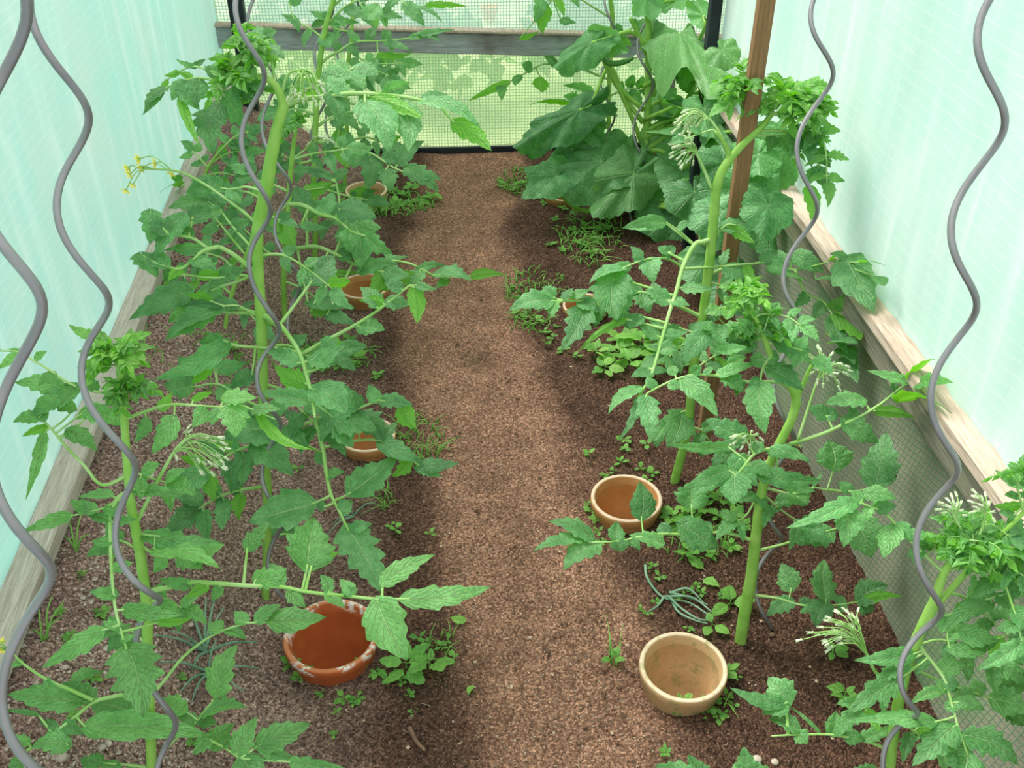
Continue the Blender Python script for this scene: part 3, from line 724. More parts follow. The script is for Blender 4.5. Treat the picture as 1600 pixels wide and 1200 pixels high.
# ------------------------------------------------------------------ spiral plant stakes
def spiral(ex, y0, ay, r, gpx, label, zt=1.72, rr=.0043):
    az = None; Cs = []; ph = []
    for k, x, y in ex:
        P_ = on_plane(x, y, y0, ay); d = P_ - CP; a = nrm(np.array([d[1], -d[0], 0])); s_ = -1 if k % 2 == 0 else 1
        Cs.append(P_ - a * s_ * r); ph.append(k); az = a
    Cs = np.array(Cs); ph = np.array(ph, float)
    A = np.polyfit(ph, Cs, 1); step = A[0]                     # even pitch, carried on above and below what is seen
    ab = []; p = Cs[0]; k = ph[0]
    while p[2] < zt and len(ab) < 14: p = p - step; k -= 1; ab.append((k, p))
    be = []; p = Cs[-1]; k = ph[-1]
    while p[2] > soil_z(p[0]) - .05 and len(be) < 14: p = p + step; k += 1; be.append((k, p))
    K = np.array([q[0] for q in ab[::-1]] + list(ph) + [q[0] for q in be]); Q = np.array([q[1] for q in ab[::-1]] + list(Cs) + [q[1] for q in be])
    kk = np.arange(K[0], K[-1], 1 / 14.0)
    cen = np.stack([np.interp(kk, K, Q[:, i]) for i in range(3)], 1)
    ker = np.ones(15) / 15; cs = np.stack([np.convolve(np.pad(cen[:, i], 7, 'edge'), ker, 'valid') for i in range(3)], 1)
    toc = np.array([az[1], -az[0], 0]) * -1
    toc = toc if toc @ (CP - Q[0]) > 0 else -toc
    pts = cs - r * np.cos(np.pi * kk)[:, None] * az + r * np.sin(np.pi * kk)[:, None] * toc
    pts = pts[pts[:, 2] > soil_z(pts[-1][0]) - .04]
    mb = MB(); tube(mb, pts, rr, 0, 10)
    b = pts[-1]; o = mb.build('spiral_stake', M['steel'], None, (b[0], b[1], soil_z(b[0]))); return tag(o, label, 'plant stake')
spiral([(1, 43, 35), (3, 67, 495), (5, 80, 910), (6, 5, 1115)], .267, .334, .021, None, 'thick-looking grey spiral stake nearest the camera at the left edge')
spiral([(0, 48, 25), (1, 142, 190), (2, 87, 335), (3, 173, 480), (4, 126, 595), (5, 213, 735), (7, 252, 945), (8, 213, 1010), (9, 275, 1140)], .823, .189, .020, None, 'grey spiral stake crossing the front left tomato plant')
spiral([(0, 368, 18), (1, 414, 122), (2, 376, 222), (3, 424, 335), (4, 387, 415), (5, 440, 525), (6, 400, 590)], 1.47, .151, .020, None, 'grey spiral stake winding round the tall thick stem on the left')
spiral([(0, 387, 45), (2, 409, 205), (3, 456, 295), (4, 428, 360), (5, 470, 440)], 2.274, .274, .025, None, 'grey spiral stake just behind the tall left tomato stem')
spiral([(1, 521, 15), (2, 491, 85), (4, 486, 215), (5, 504, 267)], 3.15, .266, .024, None, 'thin dark spiral stake among the far left tomatoes, left one of two')
spiral([(1, 559, 15), (2, 527, 75)], 3.756, .126, .026, None, 'thin dark spiral stake among the far left tomatoes, right one of two')
spiral([(1, 964, 60), (2, 937, 125), (3, 961, 180)], 3.511, .244, .024, None, 'grey spiral stake left of the cucumber stem at the far end')
spiral([(2, 995, 72), (3, 1022, 132), (4, 989, 200)], 3.32, .269, .026, None, 'grey spiral stake beside the cucumber stem, behind the curved young cucumber')
spiral([(0, 1266, 20), (1, 1304, 112), (2, 1244, 225), (3, 1279, 325), (4, 1223, 430), (5, 1256, 505), (6, 1208, 598), (7, 1243, 683), (8, 1195, 775), (9, 1222, 840)], 1.40, .25, .0225, None, 'long grey spiral stake in the middle of the right-hand row')
spiral([(0, 1528, 45), (1, 1573, 182), (2, 1486, 345), (3, 1528, 468), (4, 1453, 612), (5, 1500, 725), (6, 1430, 840), (7, 1474, 950), (8, 1409, 1040), (9, 1433, 1110)], .787, .181, .0195, None, 'long grey spiral stake nearest the camera on the right, before the net wall')

# ------------------------------------------------------------------ tomato plants, left row
GL = 'tomato plants in the left row'; GR = 'tomato plants in the right row'
b = ground(415, 935)
p = Plant('tomato_plant', b, 'tall tomato plant with thick pale stem and spreading top, left of the path', 'tomato plant', b[1], .15)
p.stem([(415, 930), (417, 860), (418, 780), (413, 690), (411, 600), (408, 500), (404, 430), (402, 385), (404, 350), (415, 300), (424, 245), (432, 205), (444, 162)], [12, 13, 14, 15, 16, 17, 17, 18, 19, 21, 20, 19, 17], start=b - UPV * .02)
p.stem([(444, 165), (434, 140), (424, 128), (410, 122), (385, 118), (365, 120)], [15, 12, 11, 9, 7, 5], 'side_stem')
p.leaf('446,164 475,155 500,152 550,146 600,148 650,155 690,168', 10, .02, '520,147,534,202,38;570,160,608,240,56;622,158,638,238,46;655,158,752,203,24;708,190,768,236,32,u;575,150,662,186,26,u;540,148,512,118,28;600,146,640,128,26;660,156,700,148,16')
p.leaf('446,160 480,140 505,132 530,118 555,105', 6, .08, '500,133,455,152,34,u;505,132,552,118,34;530,118,572,140,34;555,105,592,118,28;540,112,525,92,18;480,140,470,122,14')
p.leaf('424,126 400,118 372,122 350,140 332,170', 7, .04, '352,150,386,202,46;345,160,318,200,34;332,172,334,244,50;372,122,395,160,34;362,128,330,120,26;400,118,412,150,24')
p.leaf('380,120 345,126 312,122 285,127 255,140 238,160', 5, .02, '312,125,304,165,32;292,128,268,158,24;262,138,226,172,16;255,140,222,180,10;280,150,312,228,15,u;285,140,312,172,26;238,160,224,178,8;300,122,275,112,12,u;330,122,320,102,12')
p.leaf('370,118 340,115 305,104 280,112 262,124', 4, .05, '305,104,275,92,9;300,106,322,92,10;280,112,256,118,10,u;262,124,244,142,9,u;335,112,355,98,14;322,108,345,112,14')
p.leaf('430,130 425,100 420,70 412,55', 5, .03, '424,60,428,112,15,u;416,62,400,98,26;412,56,385,55,22;418,72,445,92,24;420,90,380,95,26;412,55,432,48,14')
p.crown(372, 125, 46, 22, young=.45)
p.crown(385, 75, 40, 18, young=.55)
p.crown(405, 150, 28, 10, young=.3)
p.truss('440,150 448,120 462,110 485,114', 5, [(478, 138), (486, 132), (494, 138), (470, 142), (462, 140), (455, 145), (500, 128), (505, 140), (488, 150), (474, 155), (450, 152), (498, 146)])
p.truss('403,352 385,335 355,312 320,288 290,272 268,266 240,264 215,262', 5, [(203, 272), (197, 297), (217, 248), (243, 254), (208, 288), (268, 270), (222, 262), (200, 262)], kind='open')
p.leaf('403,432 385,414 362,396 341,386 325,388 300,372 262,366', 9, -.04, '285,338,247,402,42;300,340,330,325,30;262,362,262,338,16;318,385,253,392,13;325,388,330,360,15;235,330,234,382,36;262,366,225,345,24;300,372,280,350,22')
p.leaf('341,386 318,392 300,408 280,420 248,414', 7, -.02, '222,398,246,434,42;262,416,215,400,28;300,405,340,425,26;285,418,262,440,16,u;310,395,270,390,12')
p.leaf('404,440 380,430 345,434 310,432 275,425', 5, -.02, '345,434,385,420,24;310,432,350,425,16,u;275,425,255,440,20')
p.leaf('404,398 385,378 360,350 345,330 325,315', 5, .06, '325,315,262,326,28;335,322,355,300,24;345,330,310,345,22;365,355,390,345,24;325,312,300,290,24')
p.leaf('412,300 385,292 360,296 330,290', 5, .06, '360,296,375,320,26;345,292,325,275,22;330,290,290,302,26;330,290,310,275,20')
# long leaf that forks at (447,518) and runs down over the path side
p.leaf('408,490 425,500 437,508 447,519 468,552 480,590 488,625 492,652', 10, -.09, '372,480,284,478,20;332,486,257,532,34;487,440,521,398,50;465,568,414,546,27;488,562,524,570,32;490,608,543,648,48;484,626,407,612,30;478,600,428,570,34,u;500,575,540,540,24')
p.leaf('447,519 425,505 395,490 372,478 350,478', 6, -.05, '370,480,290,476,22;345,485,257,533,34;330,470,290,462,18,u')
p.leaf('468,552 440,546 405,543 370,540 350,532', 7, -.06, '356,533,240,594,34;345,528,310,535,24;330,560,300,600,26,u;395,585,360,606,30')
p.leaf('475,552 510,532 560,505 600,478 640,446', 7, -.06, '590,480,562,448,28;605,470,642,476,26;560,510,602,516,30;650,445,684,452,14;648,448,652,506,28,u;600,474,560,470,18,u;520,528,505,555,24;628,452,600,440,20')
p.leaf('497,653 520,650 548,643 575,632 592,625', 6, -.05, '552,640,520,594,34;590,628,576,600,22;595,627,646,634,26;628,632,650,670,30,u;546,650,579,674,30;510,655,518,686,26;565,636,550,612,16')
p.leaf('495,655 470,665 445,672 425,682', 6, -.03, '430,674,345,688,54;470,664,440,640,22;445,668,480,700,24;400,690,458,744,52')
p.leaf('500,706 470,690 440,665 400,642', 4, -.05, '402,643,496,704,17,u;400,642,372,650,20')
p.leaf('492,655 504,700 510,740 517,772 528,795 545,830', 8, -.06, '548,770,622,712,50;487,788,388,816,54;508,792,494,790,16;532,800,552,782,24;545,828,582,818,20;543,826,594,926,64,d;505,712,492,722,20;512,745,540,738,18')
p.leaf('483,625 505,640 530,660', 4, -.03, '530,660,590,672,44;520,650,560,640,30;530,662,552,700,36;515,648,500,690,24')
p.leaf('505,700 545,690 590,688 625,705 655,728', 5, -.03, '592,690,662,722,28;650,730,718,724,24;560,650,600,690,46;590,685,620,660,26;640,715,612,745,24,u;655,730,690,745,18')
p.leaf('414,600 440,610 470,640 500,668', 5, .05, auto=(56, 3))
p.leaf('412,690 380,700 350,715 320,735', 6, .03, auto=(66, 3))
p.leaf('417,760 380,765 345,775 310,795', 6, .03, auto=(64, 3))
p.leaf('404,425 370,440 340,450 300,470', 6, .05, '297,455,202,500,44;275,448,245,462,20,u;330,452,350,470,26;300,472,262,505,30;345,448,330,430,20')
p.leaf('412,640 375,620 340,600 300,605', 5, .06, '335,572,304,563,24;338,576,386,566,24;298,592,278,556,32;300,605,255,600,34;345,605,372,640,30')
p.leaf('410,545 450,540 490,560 530,548', 5, .06, auto=(46, 3))
p.leaf('402,400 440,398 480,420 520,452', 5, .05, auto=(42, 3))
p.leaf('418,850 440,835 470,838', 5, .02, '440,835,412,815,24;470,838,500,850,26;455,836,455,812,24')

b = np.array([*ground(242, 1335)[:2], 0]); b[2] = soil_z(b[0])
p = Plant('tomato_plant', b, 'younger tomato plant in the front left corner, nearest the camera, with pale flower buds', 'tomato plant', b[1], .17, young=.18)
p.stem([(240, 1260), (237, 1200), (234, 1100), (231, 1010), (229, 945), (218, 860), (205, 790), (198, 715), (193, 640), (187, 580), (182, 545)], [16, 16, 16, 16, 16, 16, 14, 13, 12, 11, 9], start=b - UPV * .02)
p.crown(184, 560, 44, 20, young=.75)
p.crown(190, 610, 42, 16, young=.4)
p.leaf('186,570 175,552 160,535 150,525', 5, -.01, '155,527,107,507,17;152,545,121,549,13;165,540,150,515,14;172,572,120,574,20', young=.5)
p.leaf('190,565 205,550 215,540', 5, -.01, '200,532,238,520,17;203,545,244,543,13;210,553,228,562,12;198,540,205,512,14', young=.6)
p.leaf('201,742 160,758 132,728 105,700 80,670 62,652', 6, -.04, '98,606,22,598,34;100,612,48,650,28;75,667,34,682,14,u;70,675,40,782,18;105,672,152,706,28;132,640,190,666,32;118,640,70,628,24;150,640,118,655,22;62,652,20,660,20;60,655,75,640,20')
p.leaf('188,610 150,612 110,600 80,580 55,565 28,550 0,548', 5, -.05, '28,552,-5,578,15;55,562,74,548,12;40,550,10,545,9;85,583,60,603,20;120,602,92,640,26;150,612,130,585,18;0,548,-30,545,12')
p.leaf('196,655 235,640 270,632 310,634 345,636', 6, -.05, '272,652,236,710,32;230,655,210,692,22;366,634,368,684,46;350,622,402,622,26;300,626,334,612,12,u;320,638,300,668,26;250,640,268,612,18,u;345,640,330,665,20')
p.leaf('345,636 372,632 395,640 430,655', 4, -.02, '372,632,385,605,22;395,640,440,640,22;400,642,490,702,17,u')
p.truss('211,822 222,800 238,768 258,730 275,702 290,686', 7, [(300, 690), (315, 680), (330, 688), (345, 700), (352, 715), (335, 725), (318, 722), (305, 712), (325, 705), (345, 690), (312, 735), (330, 738), (295, 675), (285, 700), (350, 728), (338, 710)])
p.leaf('206,765 185,778 174,800 172,830 175,900 181,955 198,1015', 8, -.07, '175,774,120,777,17;182,930,140,924,22;176,845,142,845,18;177,888,208,879,18;200,1014,224,1122,82,d;160,984,64,1044,32;192,952,288,960,28;245,972,300,966,14,u;185,990,205,975,16;174,812,138,805,18;182,815,214,812,18;185,980,160,970,14;190,1000,212,992,14', lob=4)
p.leaf('206,768 170,790 140,800 110,806', 5, -.03, '112,806,34,831,22;140,802,128,778,20;170,790,186,812,26;150,798,110,780,24')
p.leaf('200,762 225,768', 4, -.02, '207,768,286,776,19')
p.leaf('222,835 250,838', 5, -.02, '222,836,350,848,32,d;240,860,346,890,36')
p.leaf('217,860 190,845 160,848', 5, -.03, '180,850,135,870,24;190,845,165,815,24')
p.leaf('230,925 262,918 300,910 345,912 385,915 440,917 480,925 540,931 590,936 640,936', 9, -.05, '480,884,492,808,74;385,858,421,814,28;398,905,448,892,34;597,912,681,866,32;628,936,768,916,34;590,940,637,1032,64;510,928,540,950,20;535,928,560,920,16;452,922,478,950,24;300,914,248,904,20;325,915,290,936,18,u;515,925,500,898,22;440,915,420,880,26;345,915,330,940,18;550,930,530,905,20;485,885,530,862,20,u')
p.leaf('234,1088 258,1062 285,1028 320,1000 350,985 385,973', 6, -.03, '424,972,510,964,40;385,973,365,955,22;345,985,325,975,24;400,972,440,945,22;352,986,385,1000,16')
p.leaf('250,1180 280,1150 305,1130 325,1105', 5, -.04, '338,1086,372,1006,44;305,1130,280,1110,24;310,1125,340,1130,22;330,1168,366,1130,32;290,1110,246,1094,32;318,1118,386,1106,30', d0=0)
p.leaf('236,1150 250,1140 300,1145 345,1165 375,1185', 7, -.05, '370,1178,402,1120,36;402,1166,486,1130,42;405,1162,462,1184,26;452,1190,545,1202,22;330,1150,300,1180,26;345,1165,372,1148,18;380,1185,400,1230,50')
p.leaf('236,1120 200,1088 170,1090 145,1098 120,1118 98,1135 60,1162 25,1182', 8, -.06, '126,1098,12,1086,42;148,1092,96,1066,30;112,1064,158,1050,20;225,1132,146,1100,52,r;132,1136,332,1152,46;100,1130,132,1148,22;108,1165,48,1168,36;45,1162,12,1148,22;62,1118,4,1110,9;90,1140,60,1128,16;35,1180,10,1210,22')
p.leaf('145,1094 110,1078 70,1060 35,1036 20,1020', 7, -.03, '35,1036,10,1045,12;20,1020,-4,1015,12;70,1060,90,1075,12')
p.leaf('236,1200 200,1195 160,1192', 6, -.04, '160,1192,125,1186,26;180,1192,160,1225,34;210,1200,195,1240,30')
p.leaf('231,1010 205,985 185,985', 5, .05, auto=(44, 2))
p.leaf('228,945 255,935 285,950', 5, .05, auto=(44, 2))
p.leaf('217,850 250,870 290,868 330,860', 5, .04, '292,868,352,850,30;280,872,318,890,34;255,870,240,895,22;300,866,290,840,26')
p.leaf('200,735 230,745 262,755', 5, .04, auto=(48, 2))
p.truss('15,1018 5,1008', 4, [(-3, 1012), (4, 1016), (2, 1004)], kind='open')

# plants further back on the left
b = ground(445, 505)
p = Plant('tomato_plant', b, 'tomato plant behind the tall left one, its stem rising beside the second spiral stake', 'tomato plant', b[1], .18)
p.stem([(445, 495), (443, 440), (446, 385), (450, 330), (455, 260), (462, 200)], [9, 9, 9, 9, 8, 6], start=b - UPV * .01)
p.leaf('447,392 480,386 500,387 530,400 565,418 600,425', 8, -.05, '548,340,563,422,66;478,312,480,345,42;560,425,620,412,22;500,422,566,424,12,u;600,425,575,460,24,u;480,472,556,482,22;485,486,526,490,18,u;510,492,556,508,20;530,402,575,392,24;600,425,640,430,28')
p.leaf('448,318 475,322 500,335 525,342 548,362', 9, -.04, '530,326,590,342,40;570,368,614,396,30;470,350,512,356,14;432,335,462,390,38,u;475,322,462,290,34;500,335,520,300,30;548,362,545,392,34')
p.leaf('525,342 530,315 525,285', 6, 0, '520,279,450,268,14;522,279,546,266,16;475,298,520,285,24,u;505,275,480,262,16')
p.leaf('560,418 600,408 640,412 676,430', 6, -.04, '682,431,738,440,28;735,432,790,430,15,u;650,424,696,415,14;590,412,640,400,13;652,432,574,460,24,u;620,410,600,395,16;660,425,640,445,22;700,436,680,450,14')
p.leaf('455,250 490,240 520,236 545,232', 5, -.02, auto=(38, 3))
p.leaf('452,300 430,290 410,285 385,270', 5, .02, auto=(34, 3))
p.leaf('446,400 420,395 395,370 372,350', 5, .04, auto=(38, 3))
p.leaf('445,440 470,450 500,470', 5, .0, auto=(36, 2))
p.crown(462, 195, 24, 12, young=.3)
p.truss('455,250 475,235 500,215', 4, None, 10, 20)

b = ground(352, 520)
p = Plant('tomato_plant', b, 'low leafy tomato plant near the left rail, behind the tall thick stem', 'tomato plant', b[1], .15)
p.stem([(352, 510), (362, 460), (385, 400), (405, 340), (425, 300)], [7, 7, 7, 6, 5], start=b - UPV * .01)
p.leaf('362,460 335,440 305,432 280,430', 5, -.02, auto=(40, 3))
p.leaf('372,430 350,405 320,395', 5, .0, auto=(36, 3))
p.leaf('385,400 360,370 335,340 315,330', 5, .0, auto=(36, 3))
p.leaf('398,360 420,340 440,345', 5, .0, auto=(30, 2))
p.leaf('415,315 385,300 350,300', 5, .02, auto=(32, 3))
p.leaf('358,480 385,488 410,510', 5, -.03, auto=(34, 2))

b = ground(492, 415)
p = Plant('tomato_plant', b, 'slender tomato plant at the far left with its light stem rising past the back rail', 'tomato plant', b[1], .18)
p.stem([(492, 405), (493, 345), (490, 290), (492, 220), (495, 150), (499, 105), (505, 60), (515, 20), (528, -20)], [9, 9, 9, 9, 10, 9, 9, 8, 8], start=b - UPV * .01)
p.leaf('502,98 515,88 530,80 545,70 560,65 600,64 640,60', 5, -.03, '640,60,711,46,13;600,66,645,80,14;655,52,690,66,14;575,64,590,42,16;560,66,545,45,14;600,62,610,48,14;615,62,612,84,16;530,80,518,62,12;590,84,646,82,11,u;545,72,560,92,18')
p.leaf('510,40 540,10 575,-5', 4, -.02, '540,12,575,32,20;573,28,590,4,30;560,0,580,-15,20;516,38,562,36,13;525,25,540,45,14')
p.leaf('520,10 560,-20 610,-10 640,12', 4, -.03, '632,5,664,42,24;665,8,730,10,11,u;655,12,692,36,10;620,-5,600,12,16')
p.leaf('505,60 485,45 460,30 452,5', 4, .0, '485,45,475,75,14;465,35,440,22,14;452,5,472,-4,12;508,52,516,76,26;460,30,468,52,14')
p.leaf('495,150 475,140 450,135', 4, .02, auto=(34, 3))
p.leaf('495,140 520,125 550,110 580,108 610,120', 4, .03, auto=(36, 4))
p.leaf('492,220 520,228 545,232 580,240 615,262 640,272', 6, -.04, '577,243,573,297,40;602,266,610,300,30;634,262,686,302,30;620,258,663,220,26;545,232,545,205,24;530,200,546,262,30,u;560,238,555,262,24;655,275,690,282,16;600,250,625,240,22')
p.leaf('491,250 465,255 440,240', 5, .02, auto=(38, 3))
p.leaf('492,290 520,300 550,308 575,312', 5, -.03, auto=(36, 3))
p.leaf('493,330 520,345 545,365', 5, -.02, auto=(40, 2))
p.leaf('492,200 515,185 545,175 570,180', 5, .0, auto=(42, 3))
p.leaf('492,180 465,170 440,175', 5, .0, auto=(40, 3))

b = ground(538, 300)
p = Plant('tomato_plant', b, 'rearmost tomato plant of the left row, thin stem against the far net', 'tomato plant', b[1], .12)
p.stem([(538, 290), (542, 220), (540, 140), (546, 80), (550, 40), (550, -20)], [6, 7, 7, 6, 6, 5], start=b - UPV * .01)
p.leaf('546,80 570,95 600,100 630,98', 4, .0, auto=(30, 4))
p.leaf('543,120 565,125 590,120', 4, .0, auto=(34, 3))
p.leaf('541,160 570,165 600,160', 4, .0, auto=(34, 3))
p.leaf('542,220 575,215 610,228', 4, .0, auto=(34, 3))
p.leaf('550,30 575,20 600,22', 4, .0, auto=(30, 3))
p.leaf('548,50 525,45 505,30', 4, .0, auto=(28, 2))
b = ground(300, 345)
p = Plant('tomato_plant', b, 'small tomato plant against the left rail toward the far end', 'tomato plant', b[1], .1)
p.stem([(300, 340), (312, 300), (325, 262), (340, 240)], [6, 6, 5, 4], start=b - UPV * .01)
p.leaf('312,300 295,290 280,292', 4, -.01, auto=(30, 2)); p.leaf('320,275 345,270 370,275', 4, -.01, auto=(30, 3))
p.leaf('330,255 355,240 385,235', 4, 0, auto=(32, 3)); p.leaf('306,315 335,318 360,325', 4, -.01, auto=(30, 3)); p.leaf('325,262 310,245 300,235', 4, 0, auto=(26, 2))
p.leaf('340,240 365,215 390,205', 4, 0, auto=(30, 3))

# ------------------------------------------------------------------ tomato plants, right row
b = ground(1158, 1000)
p = Plant('tomato_plant', b, 'tomato plant behind the cream pot on the right, its stem bending beside the net panel', 'tomato plant', b[1], .20, young=.04)
p.stem([(1158, 995), (1165, 950), (1174, 900), (1181, 840), (1190, 770), (1205, 720), (1222, 685), (1238, 652), (1244, 625), (1236, 605), (1220, 592), (1206, 560), (1195, 530), (1184, 505), (1170, 480), (1163, 460)], [18, 19, 18, 17, 15, 14, 14, 14, 15, 13, 11, 9, 9, 8, 7, 6], start=b - UPV * .02)
p.stem([(1244, 625), (1256, 598), (1268, 572), (1285, 555)], [8, 7, 6, 4], 'side_stem')
p.crown(1165, 462, 36, 16, young=.7)
p.crown(1185, 515, 48, 16, young=.25)
p.leaf('1176,845 1150,836 1120,832 1080,836 1040,834 1005,838 965,846 925,848', 6, -.07, '925,840,856,814,26;910,842,832,862,23;934,850,880,892,40;962,846,964,814,26;966,846,971,862,27;1002,808,999,752,40;1036,850,982,836,24;1080,790,1083,752,52;1064,820,1124,856,44;1042,834,1034,816,20;985,842,1000,860,16;1100,832,1110,815,16')
p.leaf('1222,704 1200,702 1178,710 1160,732 1148,745', 7, -.06, '1139,698,1042,694,20;1165,684,1102,654,38;1156,716,1138,738,26;1140,734,1070,763,28;1148,742,1146,789,50;1200,705,1267,723,24;1180,738,1284,750,30;1172,726,1205,748,24;1178,708,1190,690,20;1212,750,1275,768,24;1160,732,1185,760,24')
p.truss('1195,703 1180,690 1172,680', 4, [(1165, 688), (1158, 682), (1150, 690), (1172, 695), (1178, 680), (1148, 682), (1160, 698), (1182, 690)])
p.leaf('1232,695 1255,688 1290,676 1320,662 1345,650 1375,632 1400,612 1420,598', 7, -.02, '1292,650,1261,634,24;1292,650,1310,646,20;1318,655,1373,692,34;1350,626,1289,632,26;1366,642,1430,653,18,u;1402,630,1487,646,30;1432,600,1490,598,28;1420,598,1354,579,18;1420,594,1461,562,22;1335,652,1330,635,14;1400,612,1395,590,12')
p.leaf('1195,762 1240,772 1270,762 1292,766', 5, .0, '1304,728,1294,688,52;1240,772,1262,790,34;1270,762,1285,735,6')
p.leaf('1290,765 1330,768 1365,762', 5, .0, '1368,758,1385,674,56;1374,752,1402,744,26;1330,768,1310,752,20')
p.leaf('1185,860 1225,850 1260,838 1300,828 1340,812', 5, .05, '1340,812,1362,872,62;1300,830,1240,846,36;1240,838,1268,852,26;1260,838,1240,810,30;1320,820,1320,790,30')
p.leaf('1225,597 1202,597 1160,596 1131,588 1100,586 1081,586 1047,596 1012,614', 6, -.07, '1008,620,1017,690,36;1066,592,1122,652,34;1132,588,1161,614,30;1120,588,1186,568,17;1140,574,1166,557,22;1055,586,1046,572,15;1080,586,1096,572,15;1045,600,1062,606,16;1100,586,1114,574,9;1090,588,1082,602,12;1160,596,1150,620,18;1025,606,1010,590,14')
p.leaf('1208,555 1196,568 1190,582 1188,600', 5, -.04, '1187,600,1196,679,46;1200,575,1255,611,30;1192,562,1172,562,22;1200,560,1218,562,22;1188,592,1170,604,16')
p.leaf('1197,535 1225,540 1252,548 1275,560', 5, -.03, '1210,530,1268,548,30;1215,540,1272,572,22;1252,548,1240,575,26;1275,560,1300,585,26;1245,545,1262,525,20')
p.leaf('1190,530 1160,528 1130,520 1112,515', 5, -.05, '1106,520,1070,571,34;1122,510,1132,540,32;1175,540,1137,534,30;1120,545,1168,542,18;1150,525,1140,500,24;1112,515,1092,505,20')
p.leaf('1178,495 1200,490 1230,495 1252,510', 4, -.02, auto=(34, 3))
p.leaf('1172,485 1150,478 1122,482', 4, -.02, '1150,478,1130,462,18;1122,482,1100,490,20;1140,480,1135,500,20', young=.35)
p.leaf('1180,930 1215,935 1245,944 1272,947 1310,945 1342,940', 5, -.03, '1237,920,1220,880,36;1237,938,1198,963,30;1258,944,1258,932,15;1258,948,1262,958,15;1290,936,1288,874,38;1290,942,1274,980,38;1312,944,1315,930,18;1312,946,1320,956,16;1342,938,1388,914,38;1345,942,1411,933,15,u;1345,940,1365,955,30')
p.leaf('1195,745 1170,800 1150,815', 4, .05, auto=(40, 2))
p.leaf('1190,770 1225,800 1255,820', 4, .06, auto=(48, 2))
p.leaf('1205,720 1160,730 1120,750', 4, .06, auto=(44, 2))
p.truss('1246,690 1262,640 1275,600 1285,575', 5, [(1270, 560), (1282, 548), (1298, 555), (1310, 568), (1318, 582), (1308, 595), (1292, 590), (1278, 578), (1302, 580), (1290, 565), (1322, 572), (1286, 600)])

b = ground(1054, 752)
p = Plant('tomato_plant', b, 'tallest right-hand tomato plant, growing beside the brown wooden stake', 'tomato plant', b[1], .15)
p.stem([(1056, 745), (1064, 715), (1073, 680), (1078, 640), (1083, 580), (1092, 530), (1100, 480), (1106, 430), (1112, 380), (1116, 330), (1120, 292), (1130, 264), (1152, 235), (1175, 212), (1192, 196), (1206, 178)], [14, 14, 14, 14, 14, 14, 14, 15, 15, 15, 15, 14, 12, 11, 10, 8], start=b - UPV * .02)
p.stem([(1132, 262), (1138, 242), (1132, 225), (1118, 206)], [8, 7, 6, 5], 'side_stem')
p.crown(1225, 165, 52, 26, young=.6); p.crown(1262, 175, 40, 18, young=.5); p.crown(1160, 140, 38, 20, young=.5); p.crown(1262, 215, 34, 16, young=.3)
p.leaf('1206,178 1178,155 1160,135 1140,128 1122,130', 5, -.02, '1160,135,1150,118,18;1122,130,1110,150,20;1150,130,1152,160,26;1178,150,1172,178,20;1140,128,1125,112,18', young=.3)
p.leaf('1206,178 1240,170 1262,160 1280,165', 5, .0, '1262,160,1245,125,24;1280,165,1270,215,28;1255,162,1275,142,20;1240,170,1225,190,24;1275,162,1262,130,22', young=.4)
p.leaf('1185,205 1220,205 1255,215 1272,235 1280,265', 6, .02, '1262,212,1268,262,28;1276,235,1298,262,24;1280,262,1292,305,30;1250,215,1235,245,26;1262,290,1266,345,24,u;1285,262,1262,292,24;1278,268,1300,300,20')
p.leaf('1206,178 1245,185 1275,200 1290,235 1292,285', 5, .0, auto=(34, 4), young=.3)
p.leaf('1206,178 1215,150 1240,135 1270,135', 5, .0, auto=(30, 3), young=.5)
p.leaf('1200,182 1185,160 1165,150 1135,165', 5, .0, auto=(32, 3), young=.4)
p.leaf('1180,212 1212,212 1222,214', 5, .02, '1222,214,1232,250,26;1205,212,1198,240,20')
p.truss('1138,245 1128,215 1112,190 1096,178', 6, [(1080, 185), (1072, 195), (1068, 205), (1078, 208), (1088, 200), (1065, 188), (1085, 178), (1075, 172), (1062, 198), (1092, 192), (1070, 180), (1080, 198)], dd=-.01)
p.truss('1112,296 1102,270 1092,248 1085,234', 6, [(1070, 235), (1062, 245), (1058, 230), (1072, 222), (1080, 245), (1066, 212), (1052, 238), (1060, 220), (1075, 250), (1052, 225), (1084, 226), (1064, 252)], dd=-.02)
p.leaf('1137,238 1118,205 1096,208 1070,218', 4, -.02, '1070,218,1045,225,14;1096,208,1075,200,10')
p.leaf('1116,372 1100,378 1085,383 1067,418 1057,455 1048,482 1041,506 1026,560 1018,585 1003,612', 9, -.10, '1040,347,972,356,18;962,432,965,504,62;1045,395,1028,386,13;1045,395,1055,385,13;980,498,903,551,13,u;1000,493,984,513,24,r;1035,520,1076,518,15;1028,526,998,508,24;1045,472,1008,452,26;1012,575,1047,580,13;997,620,965,690,15;1000,606,950,648,22;1022,462,1006,482,20;1066,450,1114,452,18;1040,515,1000,492,7;1020,582,985,590,20;1032,545,1060,548,24;1050,470,1078,478,16')
p.leaf('1085,383 1062,362 1042,348', 5, -.03, '1040,347,972,357,20;1060,360,1080,345,12')
p.leaf('1067,418 1045,405 1020,404 1000,408 975,418', 5, -.06, '1018,405,1022,443,34;975,420,920,444,22;962,430,964,502,60;1000,410,985,385,18;1040,405,1040,388,14;985,415,940,420,20')
p.leaf('1070,420 1100,418 1130,416 1160,413 1200,410', 5, -.03, '1135,416,1160,441,30;1128,412,1140,388,16;1190,410,1215,392,22;1165,414,1180,440,18,u;1200,412,1235,425,20')
p.leaf('1042,506 1060,512 1085,520 1110,528', 4, -.03, '1062,512,1035,540,24;1110,528,1130,548,26;1085,520,1100,502,20')
